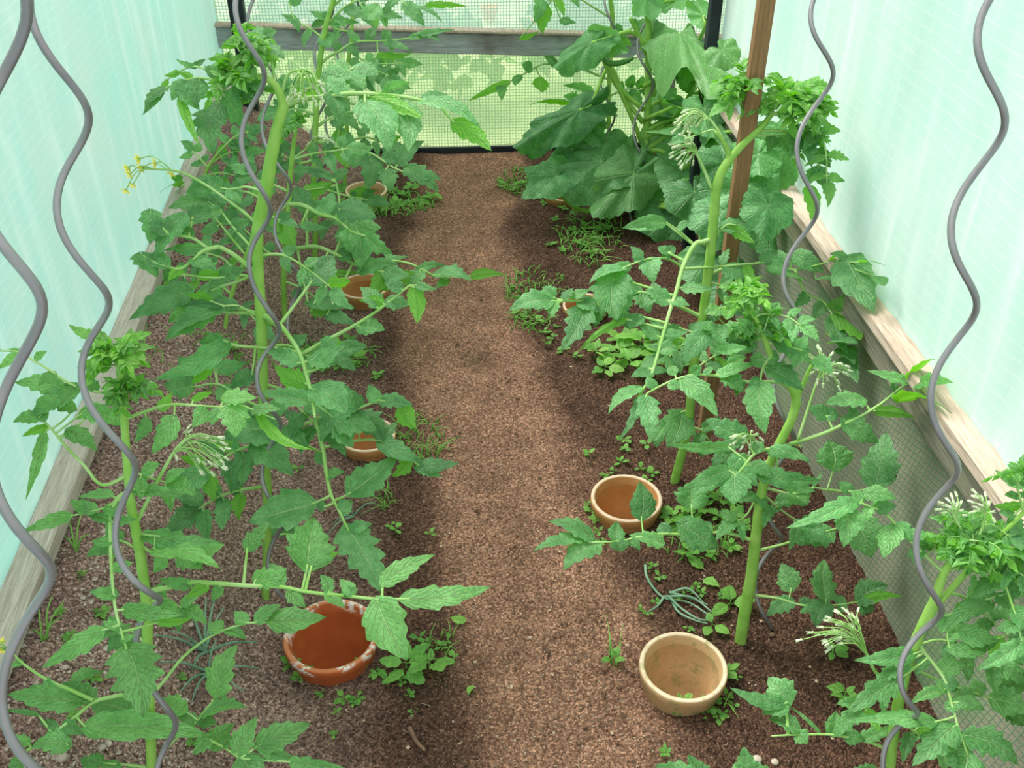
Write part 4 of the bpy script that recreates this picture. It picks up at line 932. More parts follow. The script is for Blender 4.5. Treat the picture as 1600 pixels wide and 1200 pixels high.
p.leaf('1102,498 1085,490 1060,478 1030,467 1002,457 960,464 920,470 880,470', 7, -.10, '862,470,794,486,32;866,465,848,448,24;915,476,876,549,46,d;935,478,930,512,28;892,465,922,452,14;866,475,862,497,22;1002,460,955,450,26;960,470,985,515,34;905,472,935,490,26;880,468,895,450,18;1030,467,1020,440,24;1000,460,1015,490,30')
p.leaf('1116,370 1135,352 1150,352', 5, -.02, '1128,357,1206,362,26;1140,354,1180,380,18,u')
p.leaf('1108,430 1130,420 1165,414 1200,410 1225,418 1242,422 1262,418 1300,408', 5, .02, '1240,397,1288,426,28;1322,405,1366,488,60;1345,410,1384,415,14;1322,405,1296,397,12;1370,432,1382,447,16;1275,437,1304,440,14;1200,422,1262,440,14;1225,415,1215,390,22;1300,408,1312,395,14')
p.leaf('1242,422 1252,445 1262,460 1287,472 1300,490', 5, .02, '1295,480,1320,458,22;1300,490,1345,532,30,u;1262,460,1240,480,20;1287,472,1270,500,20;1300,495,1325,555,26')
p.leaf('1100,480 1120,495 1140,515', 4, .05, auto=(44, 2)); p.leaf('1083,580 1110,560 1140,548', 4, .05, auto=(44, 3))
p.leaf('1078,640 1050,650 1030,668', 4, .05, '1065,645,1042,700,48;1050,650,1020,692,20;1030,668,1025,700,24')
p.leaf('1074,668 1095,672 1110,690 1128,705', 5, .05, auto=(46, 2)); p.leaf('1092,530 1065,540 1035,555', 4, .06, auto=(40, 3))
p.leaf('1106,440 1135,450 1160,470', 4, .05, auto=(40, 2)); p.leaf('1290,520 1310,535', 4, .1, '1310,535,1342,538,32;1312,545,1335,570,28;1315,560,1340,600,26')

b = np.array([*ground(1388, 1330)[:2], 0])
p = Plant('tomato_plant', b, 'bushy tomato plant filling the front right corner beside the net panel', 'tomato plant', b[1], .17, young=.10)
p.stem([(1386, 1250), (1391, 1190), (1400, 1120), (1412, 1060), (1430, 1005), (1448, 965), (1463, 930), (1475, 895), (1495, 870), (1525, 855)], [17, 17, 17, 18, 18, 18, 15, 13, 11, 9], start=b - UPV * .02)
p.stem([(1450, 962), (1500, 905), (1540, 862), (1565, 835), (1600, 800)], [10, 10, 9, 8, 7], 'side_stem')
p.crown(1515, 850, 54, 16, young=.35); p.crown(1475, 865, 40, 14, young=.4); p.crown(1590, 745, 34, 14, young=.35); p.crown(1580, 860, 44, 16, young=.4)
p.truss('1520,855 1535,825 1540,800', 5, [(1520, 785), (1528, 778), (1536, 782), (1545, 790), (1530, 795), (1540, 775), (1522, 800), (1548, 800)])
p.truss('1505,858 1502,830 1490,805', 5, [(1475, 790), (1483, 783), (1492, 790), (1500, 798), (1478, 800), (1488, 778), (1505, 805), (1470, 796)])
p.truss('1395,1085 1385,1060 1368,1050 1352,1018 1332,990', 7, [(1270, 988), (1285, 980), (1300, 970), (1310, 958), (1322, 955), (1330, 968), (1290, 1000), (1300, 1010), (1312, 1000), (1322, 990), (1335, 980), (1308, 985), (1280, 992), (1318, 975), (1328, 1000), (1296, 990), (1335, 965)], d0=-.02)
p.leaf('1435,1000 1445,1020 1475,1060 1487,1100 1496,1132 1512,1180', 7, -.05, '1428,1022,1334,1032,27;1425,1046,1386,1041,14;1410,1058,1322,1116,40,d;1400,1042,1370,1070,22;1470,1078,1422,1100,20;1466,1046,1512,1036,30;1496,1096,1538,1110,22;1462,1128,1318,1128,28;1490,1135,1424,1198,48,d;1510,1148,1592,1196,48,d;1512,1180,1498,1225,62;1450,1030,1430,1055,18;1480,1080,1460,1062,20;1480,1108,1510,1088,20;1475,1065,1500,1070,24')
p.leaf('1388,1172 1360,1160 1340,1156 1300,1148 1250,1148 1206,1150', 6, -.04, '1230,1098,1200,1058,48;1228,1098,1140,1074,24;1230,1104,1190,1116,26;1248,1140,1200,1124,26;1246,1146,1262,1162,26;1300,1148,1306,1110,30;1320,1152,1352,1156,24;1345,1155,1392,1134,24;1282,1146,1230,1102,6')
p.leaf('1452,962 1478,962 1510,950 1545,936 1572,928', 6, -.04, '1550,942,1478,986,28;1500,985,1562,1000,32;1482,1016,1560,1002,24;1572,928,1600,905,34;1530,940,1512,915,26;1510,952,1500,975,20;1560,930,1582,955,26;1480,962,1470,990,24')
p.leaf('1480,890 1530,885 1562,900 1583,950 1596,1000', 6, -.06, '1596,1005,1524,1047,30;1583,955,1620,985,34;1562,905,1520,935,28;1565,900,1600,880,30;1540,888,1530,860,24;1596,1000,1612,1045,40;1590,975,1555,985,22')
p.leaf('1475,895 1450,872 1420,842 1400,820 1380,800 1345,786', 6, -.03, '1335,782,1227,826,30;1333,797,1318,856,44;1398,820,1380,873,36;1350,772,1402,780,24;1370,795,1400,790,24;1468,846,1417,872,22;1400,820,1425,845,26;1420,842,1445,830,24;1345,786,1330,765,24;1380,800,1375,772,26;1360,792,1355,815,20;1440,860,1430,885,20')
p.leaf('1420,1040 1470,1065 1530,1085 1575,1100', 5, .02, '1550,1090,1612,1112,44;1600,1070,1548,1068,26;1575,1100,1600,1135,40;1530,1085,1520,1060,26;1500,1075,1510,1105,30')
p.leaf('1430,1010 1470,1000 1520,1020 1560,1040', 5, .03, auto=(56, 3)); p.leaf('1410,1070 1370,1085 1345,1110', 5, .02, auto=(50, 2))
p.leaf('1400,1120 1440,1150 1480,1165', 5, .02, auto=(56, 2)); p.leaf('1465,930 1500,930 1540,960 1580,1000', 5, .05, auto=(56, 3))
p.leaf('1565,835 1580,810 1600,790', 5, .0, '1600,760,1554,734,16;1600,790,1552,790,16,u;1585,805,1560,800,20;1580,812,1600,835,30')
p.leaf('1600,800 1590,760 1600,730', 5, .0, auto=(34, 3)); p.leaf('1391,1190 1370,1210 1350,1240', 5, -.02, auto=(46, 2))
p.leaf('1540,862 1570,880 1600,900', 5, -.02, auto=(46, 3)); p.leaf('1500,870 1540,820 1580,840', 5, -.02, auto=(40, 3))

# leaf tips of a plant standing just in front of the camera's lower edge
b = ground(1130, 1330)
p = Plant('tomato_plant', b, 'young tomato plant of which only leaf tips show at the bottom edge, right of centre', 'tomato plant', b[1], .15, young=.15)
p.stem([(1128, 1310), (1125, 1275), (1130, 1240)], [12, 10, 7], start=b - UPV * .02)
p.leaf('1130,1240 1110,1225 1085,1210', 6, -.02, '1085,1210,1022,1196,30;1105,1222,1075,1178,34;1115,1232,1060,1215,30'); p.leaf('1130,1240 1150,1222 1170,1210', 6, -.02, '1170,1212,1162,1166,34;1175,1215,1215,1205,34;1150,1222,1150,1190,26')

b = ground(952, 236)
p = Plant('tomato_plant', b, 'thin tomato plant at the far end, left of the cucumber', 'tomato plant', b[1], .10)
p.stem([(952, 232), (951, 180), (952, 130), (955, 60), (957, 30), (952, -20)], [7, 7, 7, 8, 8, 7], start=b)
p.leaf('953,125 935,118 905,106 880,103 850,100 825,112 800,126', 4, -.02, '798,127,731,158,12,u;845,122,847,144,26,u;784,134,784,158,16;830,110,816,100,14;870,102,850,88,18;880,104,895,120,24;812,118,805,134,14;905,106,900,90,16')
p.leaf('957,30 925,10 890,-10 862,0', 4, -.02, '855,10,848,54,24,u;846,-2,834,36,24;872,-4,882,26,14,u;876,32,900,36,14;890,-8,905,12,16;812,60,842,48,8,u')
p.leaf('951,180 925,160 905,164', 4, -.02, '905,165,828,164,20;926,142,878,134,14;915,160,900,180,20;905,164,880,150,20')
p.leaf('955,60 975,50 995,40', 4, .0, auto=(26, 2)); p.leaf('951,200 930,190 910,188', 4, 0, auto=(30, 3)); p.leaf('952,150 975,140 1000,138', 4, 0, auto=(32, 3))
p.leaf('953,100 925,85 900,82', 4, .03, auto=(26, 3))

# ------------------------------------------------------------------ cucumber plant at the far right
b = ground(1004, 330)
p = Plant('cucumber_plant', b, 'large cucumber plant with broad leaves at the far end of the right row', 'cucumber plant', b[1], .15, mats=[M['stem'], M['cuke'], M['fuzz'], M['petal'], M['wpetal']])
p.stem([(1004, 322), (1005, 260), (1010, 205), (1013, 150), (1013, 100), (1014, 60), (1012, 20), (1008, -20)], [10, 10, 11, 11, 11, 10, 9, 8], start=b - UPV * .01)
p.stem([(1010, 152), (1030, 120), (1045, 95)], [8, 7, 6], 'side_stem')
LV = [  # stalk joint, tip, width, stalk path, under?, young, extra distance
 (1062, 52, 1152, 96, 92, '1020,150 1035,118 1050,85 1058,60', 0, .45, -.15), (925, 66, 862, 102, 52, '1012,70 985,50 950,60', 0, .05, -.04), (940, 62, 985, 80, 44, None, 1, .1, .0),
 (905, 172, 800, 222, 66, '1005,192 975,150 952,104 925,160', 0, .0, -.05), (916, 190, 938, 225, 54, None, 0, .0, .0), (1012, -6, 985, 26, 66, '1014,40 1008,15', 1, .35, -.03),
 (938, 252, 818, 262, 96, '1004,262 985,290 955,270', 0, .05, -.10), (950, 246, 965, 222, 70, None, 0, .0, -.02), (1070, 262, 1040, 300, 84, '1005,240 1030,235 1055,250', 0, .1, -.02), (1225, 232, 1200, 300, 118, '1010,205 1090,210 1160,205 1205,218', 0, .1, .05),
 (990, 272, 930, 335, 96, '1004,300 1000,280', 0, .3, -.16), (870, 275, 815, 304, 60, None, 0, .0, -.12), (1052, 110, 1078, 130, 54, '1013,140 1030,130', 1, .0, .02), (1082, 128, 1062, 112, 40, None, 1, 0, 0),
 (1085, 108, 1125, 135, 48, None, 0, .25, .02), (1040, 160, 1045, 200, 70, '1010,175 1025,160', 1, .05, .03), (1065, 185, 1120, 180, 60, '1010,205 1040,190', 1, .1, .02), (1118, 185, 1148, 215, 60, None, 0, .2, .04),
 (1128, 78, 1150, 100, 60, None, 0, .4, -.1), (1185, 240, 1150, 268, 80, None, 0, .1, -.35), (1130, 330, 1118, 385, 110, None, 0, 0, -.3), (1085, 300, 1100, 350, 96, None, 0, 0, -.2), (1170, 290, 1180, 350, 100, None, 0, 0, -.45), (1100, 170, 1110, 215, 70, None, 0, .1, -.15), (1130, 255, 1100, 290, 70, None, 0, 0, -.2), (1030, 350, 1000, 400, 96, None, 0, 0, -.1), (1200, 320, 1195, 370, 84, None, 0, 0, -.5),
 (1000, 320, 1000, 380, 110, '1004,320 1010,300', 0, 0, .05), (1060, 330, 1070, 400, 130, '1004,300 1040,300', 0, 0, .06), (1150, 300, 1165, 370, 120, '1006,290 1080,280 1130,285', 0, 0, .08), (1195, 330, 1205, 400, 110, None, 0, 0, .10),
 (940, 392, 878, 408, 42, '1004,322 985,350 955,380', 0, .12, -.05), (955, 396, 925, 432, 50, None, 0, 0, -.03), (1050, 400, 1045, 450, 100, None, 0, 0, .03), (960, 505, 918, 500, 56, '1004,325 1000,420 985,480', 0, .75, -.25), (1110, 400, 1130, 460, 100, None, 0, 0, .05),
 (1075, 450, 1080, 500, 90, None, 0, 0, .02), (1150, 430, 1160, 490, 90, None, 0, 0, .03), (1170, 250, 1165, 290, 70, None, 0, .05, .06), (1100, 25, 1075, 8, 40, None, 1, .1, .05), (1055, 0, 1070, 25, 60, '1012,20 1035,5', 1, 0, .02),
 (1003, 255, 1040, 290, 64, None, 0, .15, -.08), (1128, 225, 1110, 262, 66, None, 0, .1, .0), (1035, 215, 1000, 238, 60, None, 1, .1, .02), (895, 232, 868, 210, 50, None, 0, .0, -.03)]
for (cx, cy, tx, ty, w, pet, un, yg, d0) in LV:
    if pet is None: pet = '1006,%d %d,%d %d,%d' % (min(322, cy + 110), (cx * 2 + 1006) // 3, min(330, cy + 70), cx, cy + 22)
    p.disc(cx, cy, tx, ty, w, pet, bool(un), yg, d0)
for q, w in (('950,100 970,145 990,190 1003,225', 7), ('1030,150 1045,180 1052,210', 6), ('1105,135 1085,165 1060,190 1010,215', 6), ('985,28 998,55 1010,85', 7), ('930,210 945,232 1003,262', 6), ('1045,240 1030,280 1006,310', 6), ('965,345 980,330 1003,318', 5), ('1010,400 1008,360 1004,322', 6), ('985,420 995,370 1004,322', 5)):
    pts = [tuple(float(c) for c in t.split(',')) for t in q.split()]; p.stem(pts, [w] * len(pts), 'leaf_stalk')
def fruit(name, pts, ws, label, blossom=False):
    L = [p.P(x, y, -.03) for x, y in pts]; Q = smooth_path(L, 6); R = np.interp(np.linspace(0, 1, len(Q)), np.linspace(0, 1, len(ws)), ws) * .5 * dep(L[0]) / FPX
    mb = MB(); tube(mb, Q, R, 0, 10, bumpy=.03); o = mb.build(name, M['fruit'], p.o, p.base, label=label); o['_o'] = [float(a) for a in p.base]
    if blossom:
        for e, s_ in ((Q[0], -1), (Q[-1], 1)):
            mb = MB()
            for c in range(5): 
                a = c * 1.256; leaflet(mb, e, e + nrm(RV * s_ + .7 * np.array([0, math.cos(a), math.sin(a)])) * .016, .005, UPV, 3, 0, .2, .2, (.5, 0, 0), (6, 3), False, 0)
            mb.build('blossom', M['wpetal'], o, p.base, label='withered cream blossom end')
fruit('young_cucumber', [(943, 92), (950, 98), (965, 99), (980, 95), (990, 90)], [6, 9, 9, 8, 5], 'curved young green cucumber', True)
fruit('cucumber_fruit', [(990, 212), (987, 222), (984, 235), (982, 245)], [9, 19, 21, 12], 'short dark green cucumber')
mb = MB(); yb = p.P(960, 318, -.16)
for c in range(5): a = c * 1.256; leaflet(mb, yb, yb + np.array([math.cos(a) * .02, -.004, math.sin(a) * .02]), .009, nrm(CP - yb), 3, 0, .2, .2, (.5, 0, 0), (7, 4), False, 0)
mb.build('cucumber_flower', M['petal'], p.o, p.base, label='bright yellow cucumber flower')
mb = MB(); A_ = on_plane(1016, 212, b[1] + .02, .15); B_ = on_plane(1019, 60, b[1] + .02, .15); tube(mb, [A_ - (B_ - A_) * .6, A_, B_, B_ + (B_ - A_) * 3.2], .0016, 0, 5)
tag(mb.build('garden_string', M['string'], None, A_ - (B_ - A_) * .6), 'thin white string running up beside the cucumber stem', 'string')

# ------------------------------------------------------------------ weeds, onions, pebbles and litter on the soil
WG = {}
def weed(x, y, r, label, group, kind='round', young=.2):
    b = ground(x, y); k = dep(b) / FPX; mb = MB(); n = {'round': 4, 'leafy': 7, 'pair': 3, 'big': 6}[kind]; a0 = rng.uniform(0, 6.28)
    top = b + UPV * r * k * rng.uniform(.35, .8)
    tube(mb, smooth_path([b - UPV * .004, (b + top) / 2 + rng.normal(0, .001, 3), top], 3), .0009, 0, 5)
    for i in range(n):
        a = a0 + i * 2.4; d = nrm(np.array([math.cos(a), math.sin(a), rng.uniform(-.1, .45)])); ln = r * k * rng.uniform(.55, .95)
        st = top - UPV * rng.uniform(0, .3) * r * k; lf = st + d * ln * .3
        tube(mb, [st, lf], .0006, 0, 4); D = d
        Nn = nrm(UPV + rng.normal(0, .25, 3)); Nn = nrm(Nn - D * (Nn @ D))
        leaflet(mb, lf, lf + d * ln, ln * rng.uniform(.30, .44), Nn, 3, .25 if kind in ('leafy', 'big') else 0, .15, .15, (rng.uniform(.3, 1), young * rng.uniform(0, 2), 0), (9, 4) if r < 30 else (14, 6), kind != 'leafy', 1)
    o = mb.build('weed_seedling', [M['grass'], M['weed']], None, b)
    tag(o, label, 'weed', group)
NTH = ['leftmost', 'second', 'third', 'fourth', 'fifth', 'sixth', 'seventh', 'eighth', 'ninth', 'tenth', 'eleventh', 'twelfth', 'thirteenth', 'fourteenth', 'fifteenth', 'sixteenth']
def patch(pts, label, group, kind='round', r=(9, 16)):
    pts = sorted(pts)
    for i, (x, y) in enumerate(pts):
        place = 'leftmost' if i == 0 else ('rightmost' if i == len(pts) - 1 else NTH[i] + ' from left')
        weed(x, y, rng.uniform(*r), label + ', ' + place, group, kind)
patch([(640, 1090), (628, 1070), (537, 1095), (552, 1102), (525, 1115), (560, 1092), (607, 1065), (645, 1115), (500, 1085), (470, 1062), (520, 1150), (510, 1060), (640, 1060)], 'tiny round-leaved seedling in front of the red pot', 'seedlings in front of the red pot')
patch([(565, 1040), (555, 1050), (590, 1055), (480, 1052), (455, 1042)], 'small toothed seedling touching the red pot', 'seedlings at the red pot', 'leafy', (12, 18))
weed(635, 1048, 42, 'larger leafy weed just right of the red pot, biggest leaf toward the path', 'big weeds', 'big')
weed(672, 1048, 34, 'leafy weed nearest the path to the right of the red pot', 'big weeds', 'big')
patch([(700, 1005), (690, 1015), (708, 1030), (665, 1010), (655, 1000)], 'little seedling at the path edge beside the red pot', 'seedlings by the path', 'pair', (9, 14))
patch([(1045, 1108), (1058, 1118), (1068, 1102), (1095, 1120), (1105, 1108), (1118, 1100), (1130, 1118), (1135, 1090), (1145, 1105), (1092, 1100), (1120, 1122), (1040, 1095), (1150, 1060), (1140, 1052)], 'tiny seedling crowding the front of the cream pot', 'seedlings in front of the cream pot', 'round', (9, 16))
weed(1135, 1055, 20, 'oval-leaved seedling touching the right rim of the cream pot', None, 'round')
weed(956, 1035, 22, 'lone slim seedling on the path side of the cream pot', None, 'pair')
weed(1038, 1180, 14, 'grey-green seedling alone near the bottom edge, right of the path', None, 'leafy')
weed(1112, 980, 26, 'pair-leaved seedling just left of the right tomato stem base', None, 'pair')
weed(1140, 950, 34, 'seedling with large round leaves leaning on the right tomato stem base', None, 'round')
patch([(1000, 955), (1012, 960), (1025, 940), (1080, 925), (1090, 918), (1068, 932), (1075, 985), (1060, 940), (1030, 905), (1018, 890), (1095, 930), (1125, 935)], 'small seedling among the withered onion leaves', 'seedlings by the withered onion leaves', 'round', (8, 14))
weed(1300, 1025, 26, 'bright three-leaved seedling under the buds of the front right tomato plant', None, 'round')
weed(1318, 1090, 24, 'small dark-green seedling by the low front right tomato leaf', None, 'leafy')
patch([(1070, 800), (1080, 815), (1060, 830), (1100, 800), (1120, 810), (1130, 830), (1095, 850), (1150, 790), (1145, 815), (1050, 812), (1110, 870), (1140, 860), (1160, 830), (1125, 790), (1090, 780), (1075, 870)], 'dense-patch weed right of the orange-cream pot', 'weeds behind the middle right pot', 'leafy', (15, 26))
patch([(925, 800), (930, 820), (918, 790), (935, 835), (940, 850), (958, 740), (970, 725), (975, 705), (1000, 735), (1010, 755), (975, 690), (1020, 745), (945, 745)], 'small round-leaved seedling around the orange-cream pot', 'seedlings at the middle right pot', 'round', (9, 16))
patch([(918, 715), (620, 832), (612, 822), (672, 838), (1260, 755), (1245, 700), (1250, 770), (1010, 700), (465, 735)], 'isolated narrow-leaved seedling on bare soil', 'scattered seedlings', 'pair', (9, 14))
patch([(850, 520), (862, 530), (840, 505), (870, 512), (855, 540), (812, 490), (820, 498), (880, 550), (900, 560), (925, 545), (812, 470)], 'tiny seedling along the right path edge, middle distance', 'seedlings along the right path edge', 'round', (8, 14))
for i_, (x, y, r) in enumerate(sorted([(965, 560, 38), (985, 575, 34), (1000, 548, 40), (945, 585, 26), (1020, 565, 34), (1040, 580, 30), (975, 535, 30), (1035, 545, 34), (1010, 590, 26), (1055, 560, 30), (930, 560, 24)])):
    weed(x, y, r, 'broad-leaved yellow-green weed right of the path, ' + ('leftmost' if i_ == 0 else 'rightmost' if i_ == 10 else NTH[i_] + ' from left'), 'broad-leaved weeds in the right bed', 'big', .35)
patch([(480, 560), (500, 550), (520, 545), (540, 555), (560, 570), (455, 550), (470, 535), (530, 575), (590, 590), (500, 580), (430, 545), (365, 550), (372, 560), (545, 535)], 'pale weed in the left bed, middle distance', 'weeds in the left bed', 'leafy', (11, 20))
patch([(600, 330), (620, 325), (640, 320), (580, 335), (560, 325), (545, 310), (660, 312), (590, 315), (610, 305), (530, 320), (645, 300), (675, 315), (520, 300), (565, 300), (630, 308)], 'bright weed around the farthest left pot', 'weeds at the far left', 'leafy', (9, 16))
patch([(800, 300), (815, 292), (830, 285), (785, 290), (850, 320), (880, 330), (900, 340), (870, 345), (915, 360), (895, 365), (905, 385), (930, 375), (880, 395), (925, 400), (945, 365), (860, 385)], 'little weed at the foot of the cucumber plant', 'weeds under the cucumber', 'leafy', (8, 15))
patch([(30, 1165), (95, 960), (130, 900), (150, 1060), (180, 870), (110, 1000), (160, 960), (200, 1040), (285, 1060), (300, 1160), (120, 1120)], 'sparse seedling in the gritty front left bed', 'seedlings in the gritty left bed', 'leafy', (9, 15))

def blades(cx, cy, rx, ry, n, hpx, label, name='grass_tuft', mt='grass', thick=1.3):
    mb = MB()
    for i in range(n):
        a = rng.uniform(0, 6.28); q = math.sqrt(rng.uniform(0, 1)); b = ground(cx + rx * q * math.cos(a), cy + ry * q * math.sin(a)); k = dep(b) / FPX
        if any(math.hypot(b[0] - z_[0], b[1] - z_[1]) < z_[2] * 1.2 for z_ in POTS): continue
        h = hpx * k * rng.uniform(.5, 1.2); d = np.array([rng.normal(0, .5), rng.normal(0, .5), 1.0]) * h
        pts = smooth_path([b - UPV * .004, b + d * .55, b + d + np.array([d[0] * .8, d[1] * .8, -.35 * h])], 3)
        tube(mb, pts, np.linspace(thick, .3, len(pts)) * k, 0, 4)
    o = mb.build(name, M[mt], None, ground(cx, cy)); tag(o, label, 'grass', None, 'stuff'); return o
blades(655, 685, 42, 38, 80, 20, 'tangle of fine grass beside the half-hidden left pot')
blades(690, 1010, 28, 30, 18, 26, 'few grass blades at the path edge right of the red pot')
blades(815, 285, 38, 22, 80, 11, 'fine grass left of the cucumber plant at the far end')
blades(925, 375, 50, 45, 130, 18, 'long grass growing around the foot of the cucumber plant')
blades(840, 450, 50, 30, 90, 11, 'grassy patch at the right edge of the path by the far right pot')
blades(1090, 850, 60, 30, 70, 16, 'thin grass in the weedy patch right of the orange-cream pot')
blades(610, 320, 70, 20, 160, 14, 'short grass around the far left pot')
blades(520, 560, 70, 22, 160, 14, 'short grass and weeds in the left bed, middle distance')
blades(828, 460, 40, 20, 60, 12, 'sparse short grass beneath the leftmost right-row leaf')
blades(1085, 1100, 50, 14, 40, 20, 'thin grass in front of the cream pot')
blades(830, 500, 40, 22, 60, 12, 'grass wisps along the right path edge')
blades(605, 780, 10, 20, 18, 22, 'single wisp of grass at the path edge left of centre')
blades(960, 1030, 8, 12, 8, 34, 'two or three grass blades left of the cream pot')
blades(330, 560, 100, 60, 70, 16, 'thin pale shoots over the gritty left bed')

def onion(cx, cy, tips, label, th=4.5, mt='onion', name='spring_onion', lift=.5):
    b = ground(cx, cy); mb = MB(); k = dep(b) / FPX
    o = empty(name, b, label, 'onion plant')
    for (x, y) in tips:
        g = ground(x, y); hz = rng.uniform(.015, .05) if y > cy - 25 else .10
        T = at(x, y, dep(g) - hz * .6); mid = (b + T) / 2 + UPV * .012
        mb = MB(); pts = smooth_path([b + rng.normal(0, .002, 3), mid, T], 5); tube(mb, pts, np.linspace(th * .5, th * .2, len(pts)) * k, 0, 6)
        mb.build('blade', M[mt], o, b)
onion(322, 1018, [(240, 992), (402, 1003), (292, 940), (322, 932), (350, 948), (338, 925), (300, 1048), (268, 985)], 'bluish-green spring onion clump nearest the camera, left of the red pot', 6)
onion(326, 1050, [(250, 1034), (405, 1044), (338, 1000), (300, 1095), (380, 1080), (282, 1080)], 'spring onion clump below the first, its blades lying flat toward the red pot', 5.5)
onion(552, 806, [(588, 784), (518, 820), (510, 836), (536, 780)], 'small blue-green onion with a blade pointing at the path, left side', 3.5)
onion(120, 860, [(108, 812), (128, 800), (98, 838), (140, 835)], 'thin green onion shoots against the left rail, upper clump', 4, 'grass')
onion(70, 1000, [(60, 948), (82, 930), (48, 985), (95, 965), (100, 940)], 'green onion shoots against the left rail, lower clump', 4, 'grass')
onion(225, 560, [(222, 500), (230, 505), (215, 530)], 'single pale shoot by the rail behind the front left plant', 4, 'grass')
onion(240, 490, [(238, 440), (246, 452)], 'short pale shoot near the rail, midway along the left bed', 3.5, 'grass')
def withered(pts, w, mt):
    mb = MB()
    for q in pts:
        L = [ground(x, y) + UPV * rng.uniform(.004, .012) for x, y in q]; Q = smooth_path(L, 5); tube(mb, Q, np.linspace(w, w * .5, len(Q)) * .5 * dep(L[0]) / FPX, 0, 5)
    return mb
mb = withered([[(1008, 885), (1010, 905), (1022, 925), (1040, 938), (1075, 945), (1110, 968)], [(1038, 934), (1028, 950), (1012, 962)], [(1045, 938), (1062, 955), (1090, 972), (1112, 972)], [(1040, 936), (1080, 938), (1112, 962)], [(1050, 928), (1075, 925), (1100, 945)], [(1050, 942), (1060, 962), (1085, 975), (1105, 978)], [(1045, 930), (1070, 935), (1105, 948)]], 5, 'onion')
tag(mb.build('withered_onion_leaves', M['onion'], None, ground(1060, 950)), 'bundle of limp grey-green onion leaves lying on the soil right of the path', 'onion leaves')
def fallen(x, y, r, label, mt='weed', yg=.6):
    b = ground(x, y); k = dep(b) / FPX; mb = MB(); a = rng.uniform(0, 6.28); d = np.array([math.cos(a), math.sin(a), .15]); b2 = b + UPV * .006
    leaflet(mb, b2 - d * r * k * .5, b2 + d * r * k * .5, r * k * .34, UPV + rng.normal(0, .2, 3), 4, .25, .3, .3, (.9, yg, 0), (12, 6), False, 1); tube(mb, [b2 - d * r * k * .5, b2 - d * r * k * .8], .0008, 0, 5)
    tag(mb.build('fallen_leaf', [M['dry'], M[mt]], None, b), label, 'leaf')
fallen(1112, 915, 28, 'curled grey-green dead leaf lying on the soil above the withered onion leaves', 'leaf', .8)
fallen(362, 548, 30, 'yellowed leaf lying in the left bed', 'weed', 1.0)
fallen(680, 312, 30, 'pale wilted leaf on the soil at the far left path edge', 'leaf', .9)
fallen(660, 318, 22, 'smaller limp leaf beside the pale wilted leaf', 'leaf', .7)
fallen(1085, 880, 30, 'wilted leaf below the weedy patch on the right', 'leaf', .7)
fallen(735, 1082, 20, 'dried grey leaf scrap on the path in the foreground', 'leaf', .8)
fallen(715, 970, 24, 'dried grey-green leaf scrap on the path right of the red pot', 'leaf', .8)

def scatter(n, region, rad, mt, name, label, flatn=.7, cat='pebbles'):
    mb = MB()
    for i in range(n):
        x, y = region(); b = ground(x, y)
        if any(math.hypot(b[0] - q[0], b[1] - q[1]) < q[2] * 1.15 for q in POTS): continue
        r = rng.uniform(*rad) * (1 if rng.random() < .93 else 1.8)
        Vv, F = ball((0, 0, 0), 1, 3, 5); Vv = np.array(Vv) * np.array([r * rng.uniform(.7, 1.4), r * rng.uniform(.7, 1.2), r * flatn]) * rng.uniform(.75, 1.2, (len(Vv), 1))
        mb.add(Vv + b + UPV * (r * .2 - .002), F)
    o = mb.build(name, M[mt], None, (0, 1.5, 0)); tag(o, label, cat, None, 'stuff')
def reg(x0, x1, y0, y1): return lambda: (rng.uniform(x0, x1), y0 + (y1 - y0) * rng.uniform(0, 1) ** .8)
def left_reg():
    y = rng.uniform(420, 1200); return (rng.uniform(max(5, 175 - (y - 600) * .42), 330 - (y - 600) * .05), y)
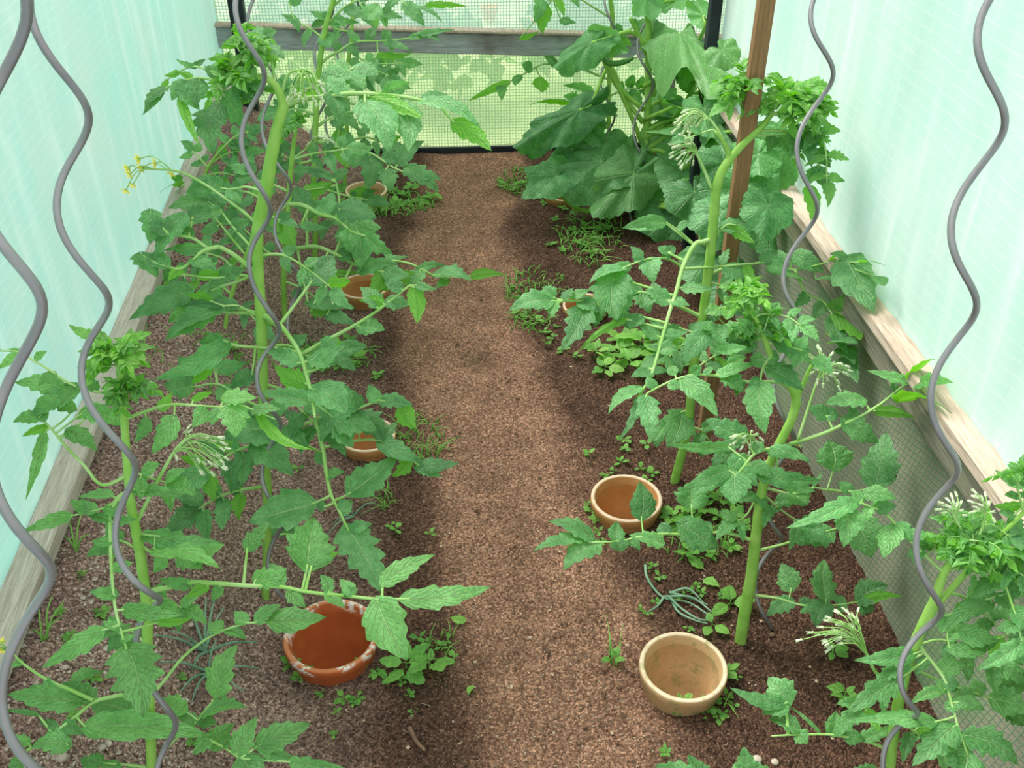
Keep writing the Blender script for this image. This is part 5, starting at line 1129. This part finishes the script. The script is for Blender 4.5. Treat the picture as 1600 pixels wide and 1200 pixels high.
scatter(4200, left_reg, (.0010, .0030), 'pebble', 'light_grit', 'pale pinkish grit strewn over the left bed', .6)
scatter(120, left_reg, (.004, .008), 'pebble', 'gravel', 'larger pale stones in the left bed', .6)
scatter(2600, reg(430, 1320, 250, 1200), (.0006, .0016), 'pebble', 'path_grit', 'fine pale grit in the path soil', .6)
scatter(1300, reg(380, 1360, 300, 1200), (.0012, .0038), 'brownstone', 'soil_crumbs', 'dark brown crumbs of soil', .8, 'soil')
scatter(1100, reg(430, 1330, 250, 1200), (.0012, .0030), 'straw', 'bark_flakes', 'small tan bark flakes mixed into the trodden soil', .25, 'bark')
mb = MB()
for i in range(300):
    x, y = rng.uniform(560, 1200), rng.uniform(260, 1200); b = ground(x, y) + UPV * .002
    if any(math.hypot(b[0] - q[0], b[1] - q[1]) < q[2] * 1.15 for q in POTS): continue
    a = rng.uniform(0, 6.28); l = rng.uniform(.003, .010) * (1 if rng.random() < .93 else 2); d = np.array([math.cos(a), math.sin(a), rng.uniform(-.1, .2)])
    tube(mb, smooth_path([b, b + d * l * .5 + rng.normal(0, .001, 3), b + d * l], 2), .0005, 0, 4)
o = mb.build('straw_bits', M['straw'], None, (0, 1.5, 0)); tag(o, 'short pale straw and root bits littering the path', 'straw', None, 'stuff')
for x, y, r, l in ((1182, 1188, .010, 'pale tan stone at the bottom right of the path'), (1210, 1192, .008, 'reddish stone beside the pale tan one at the bottom edge'), (945, 1045, .008, 'small brown stone left of the cream pot'), (1130, 1085, .006, 'small dark stone at the base of the cream pot')):
    mb = MB(); b = ground(x, y); Vv, F = ball((0, 0, 0), r, 7, 10, (1.1, .9, .7)); Vv = [(a + b[0] + r * .12 * noise.noise((a * 200, c * 200, r)), c + b[1], e + b[2] + r * .3) for a, c, e in Vv]; mb.add(Vv, F)
    tag(mb.build('stone', M['pebble' if 'pale' in l else 'brownstone'], None, b), l, 'stone')
mb = withered([[(640, 1140), (650, 1160), (664, 1178)]], 9, 'dry'); tag(mb.build('twig', M['brownstone'], None, ground(650, 1160)), 'short dark twig on the soil at the bottom left of the path', 'twig')
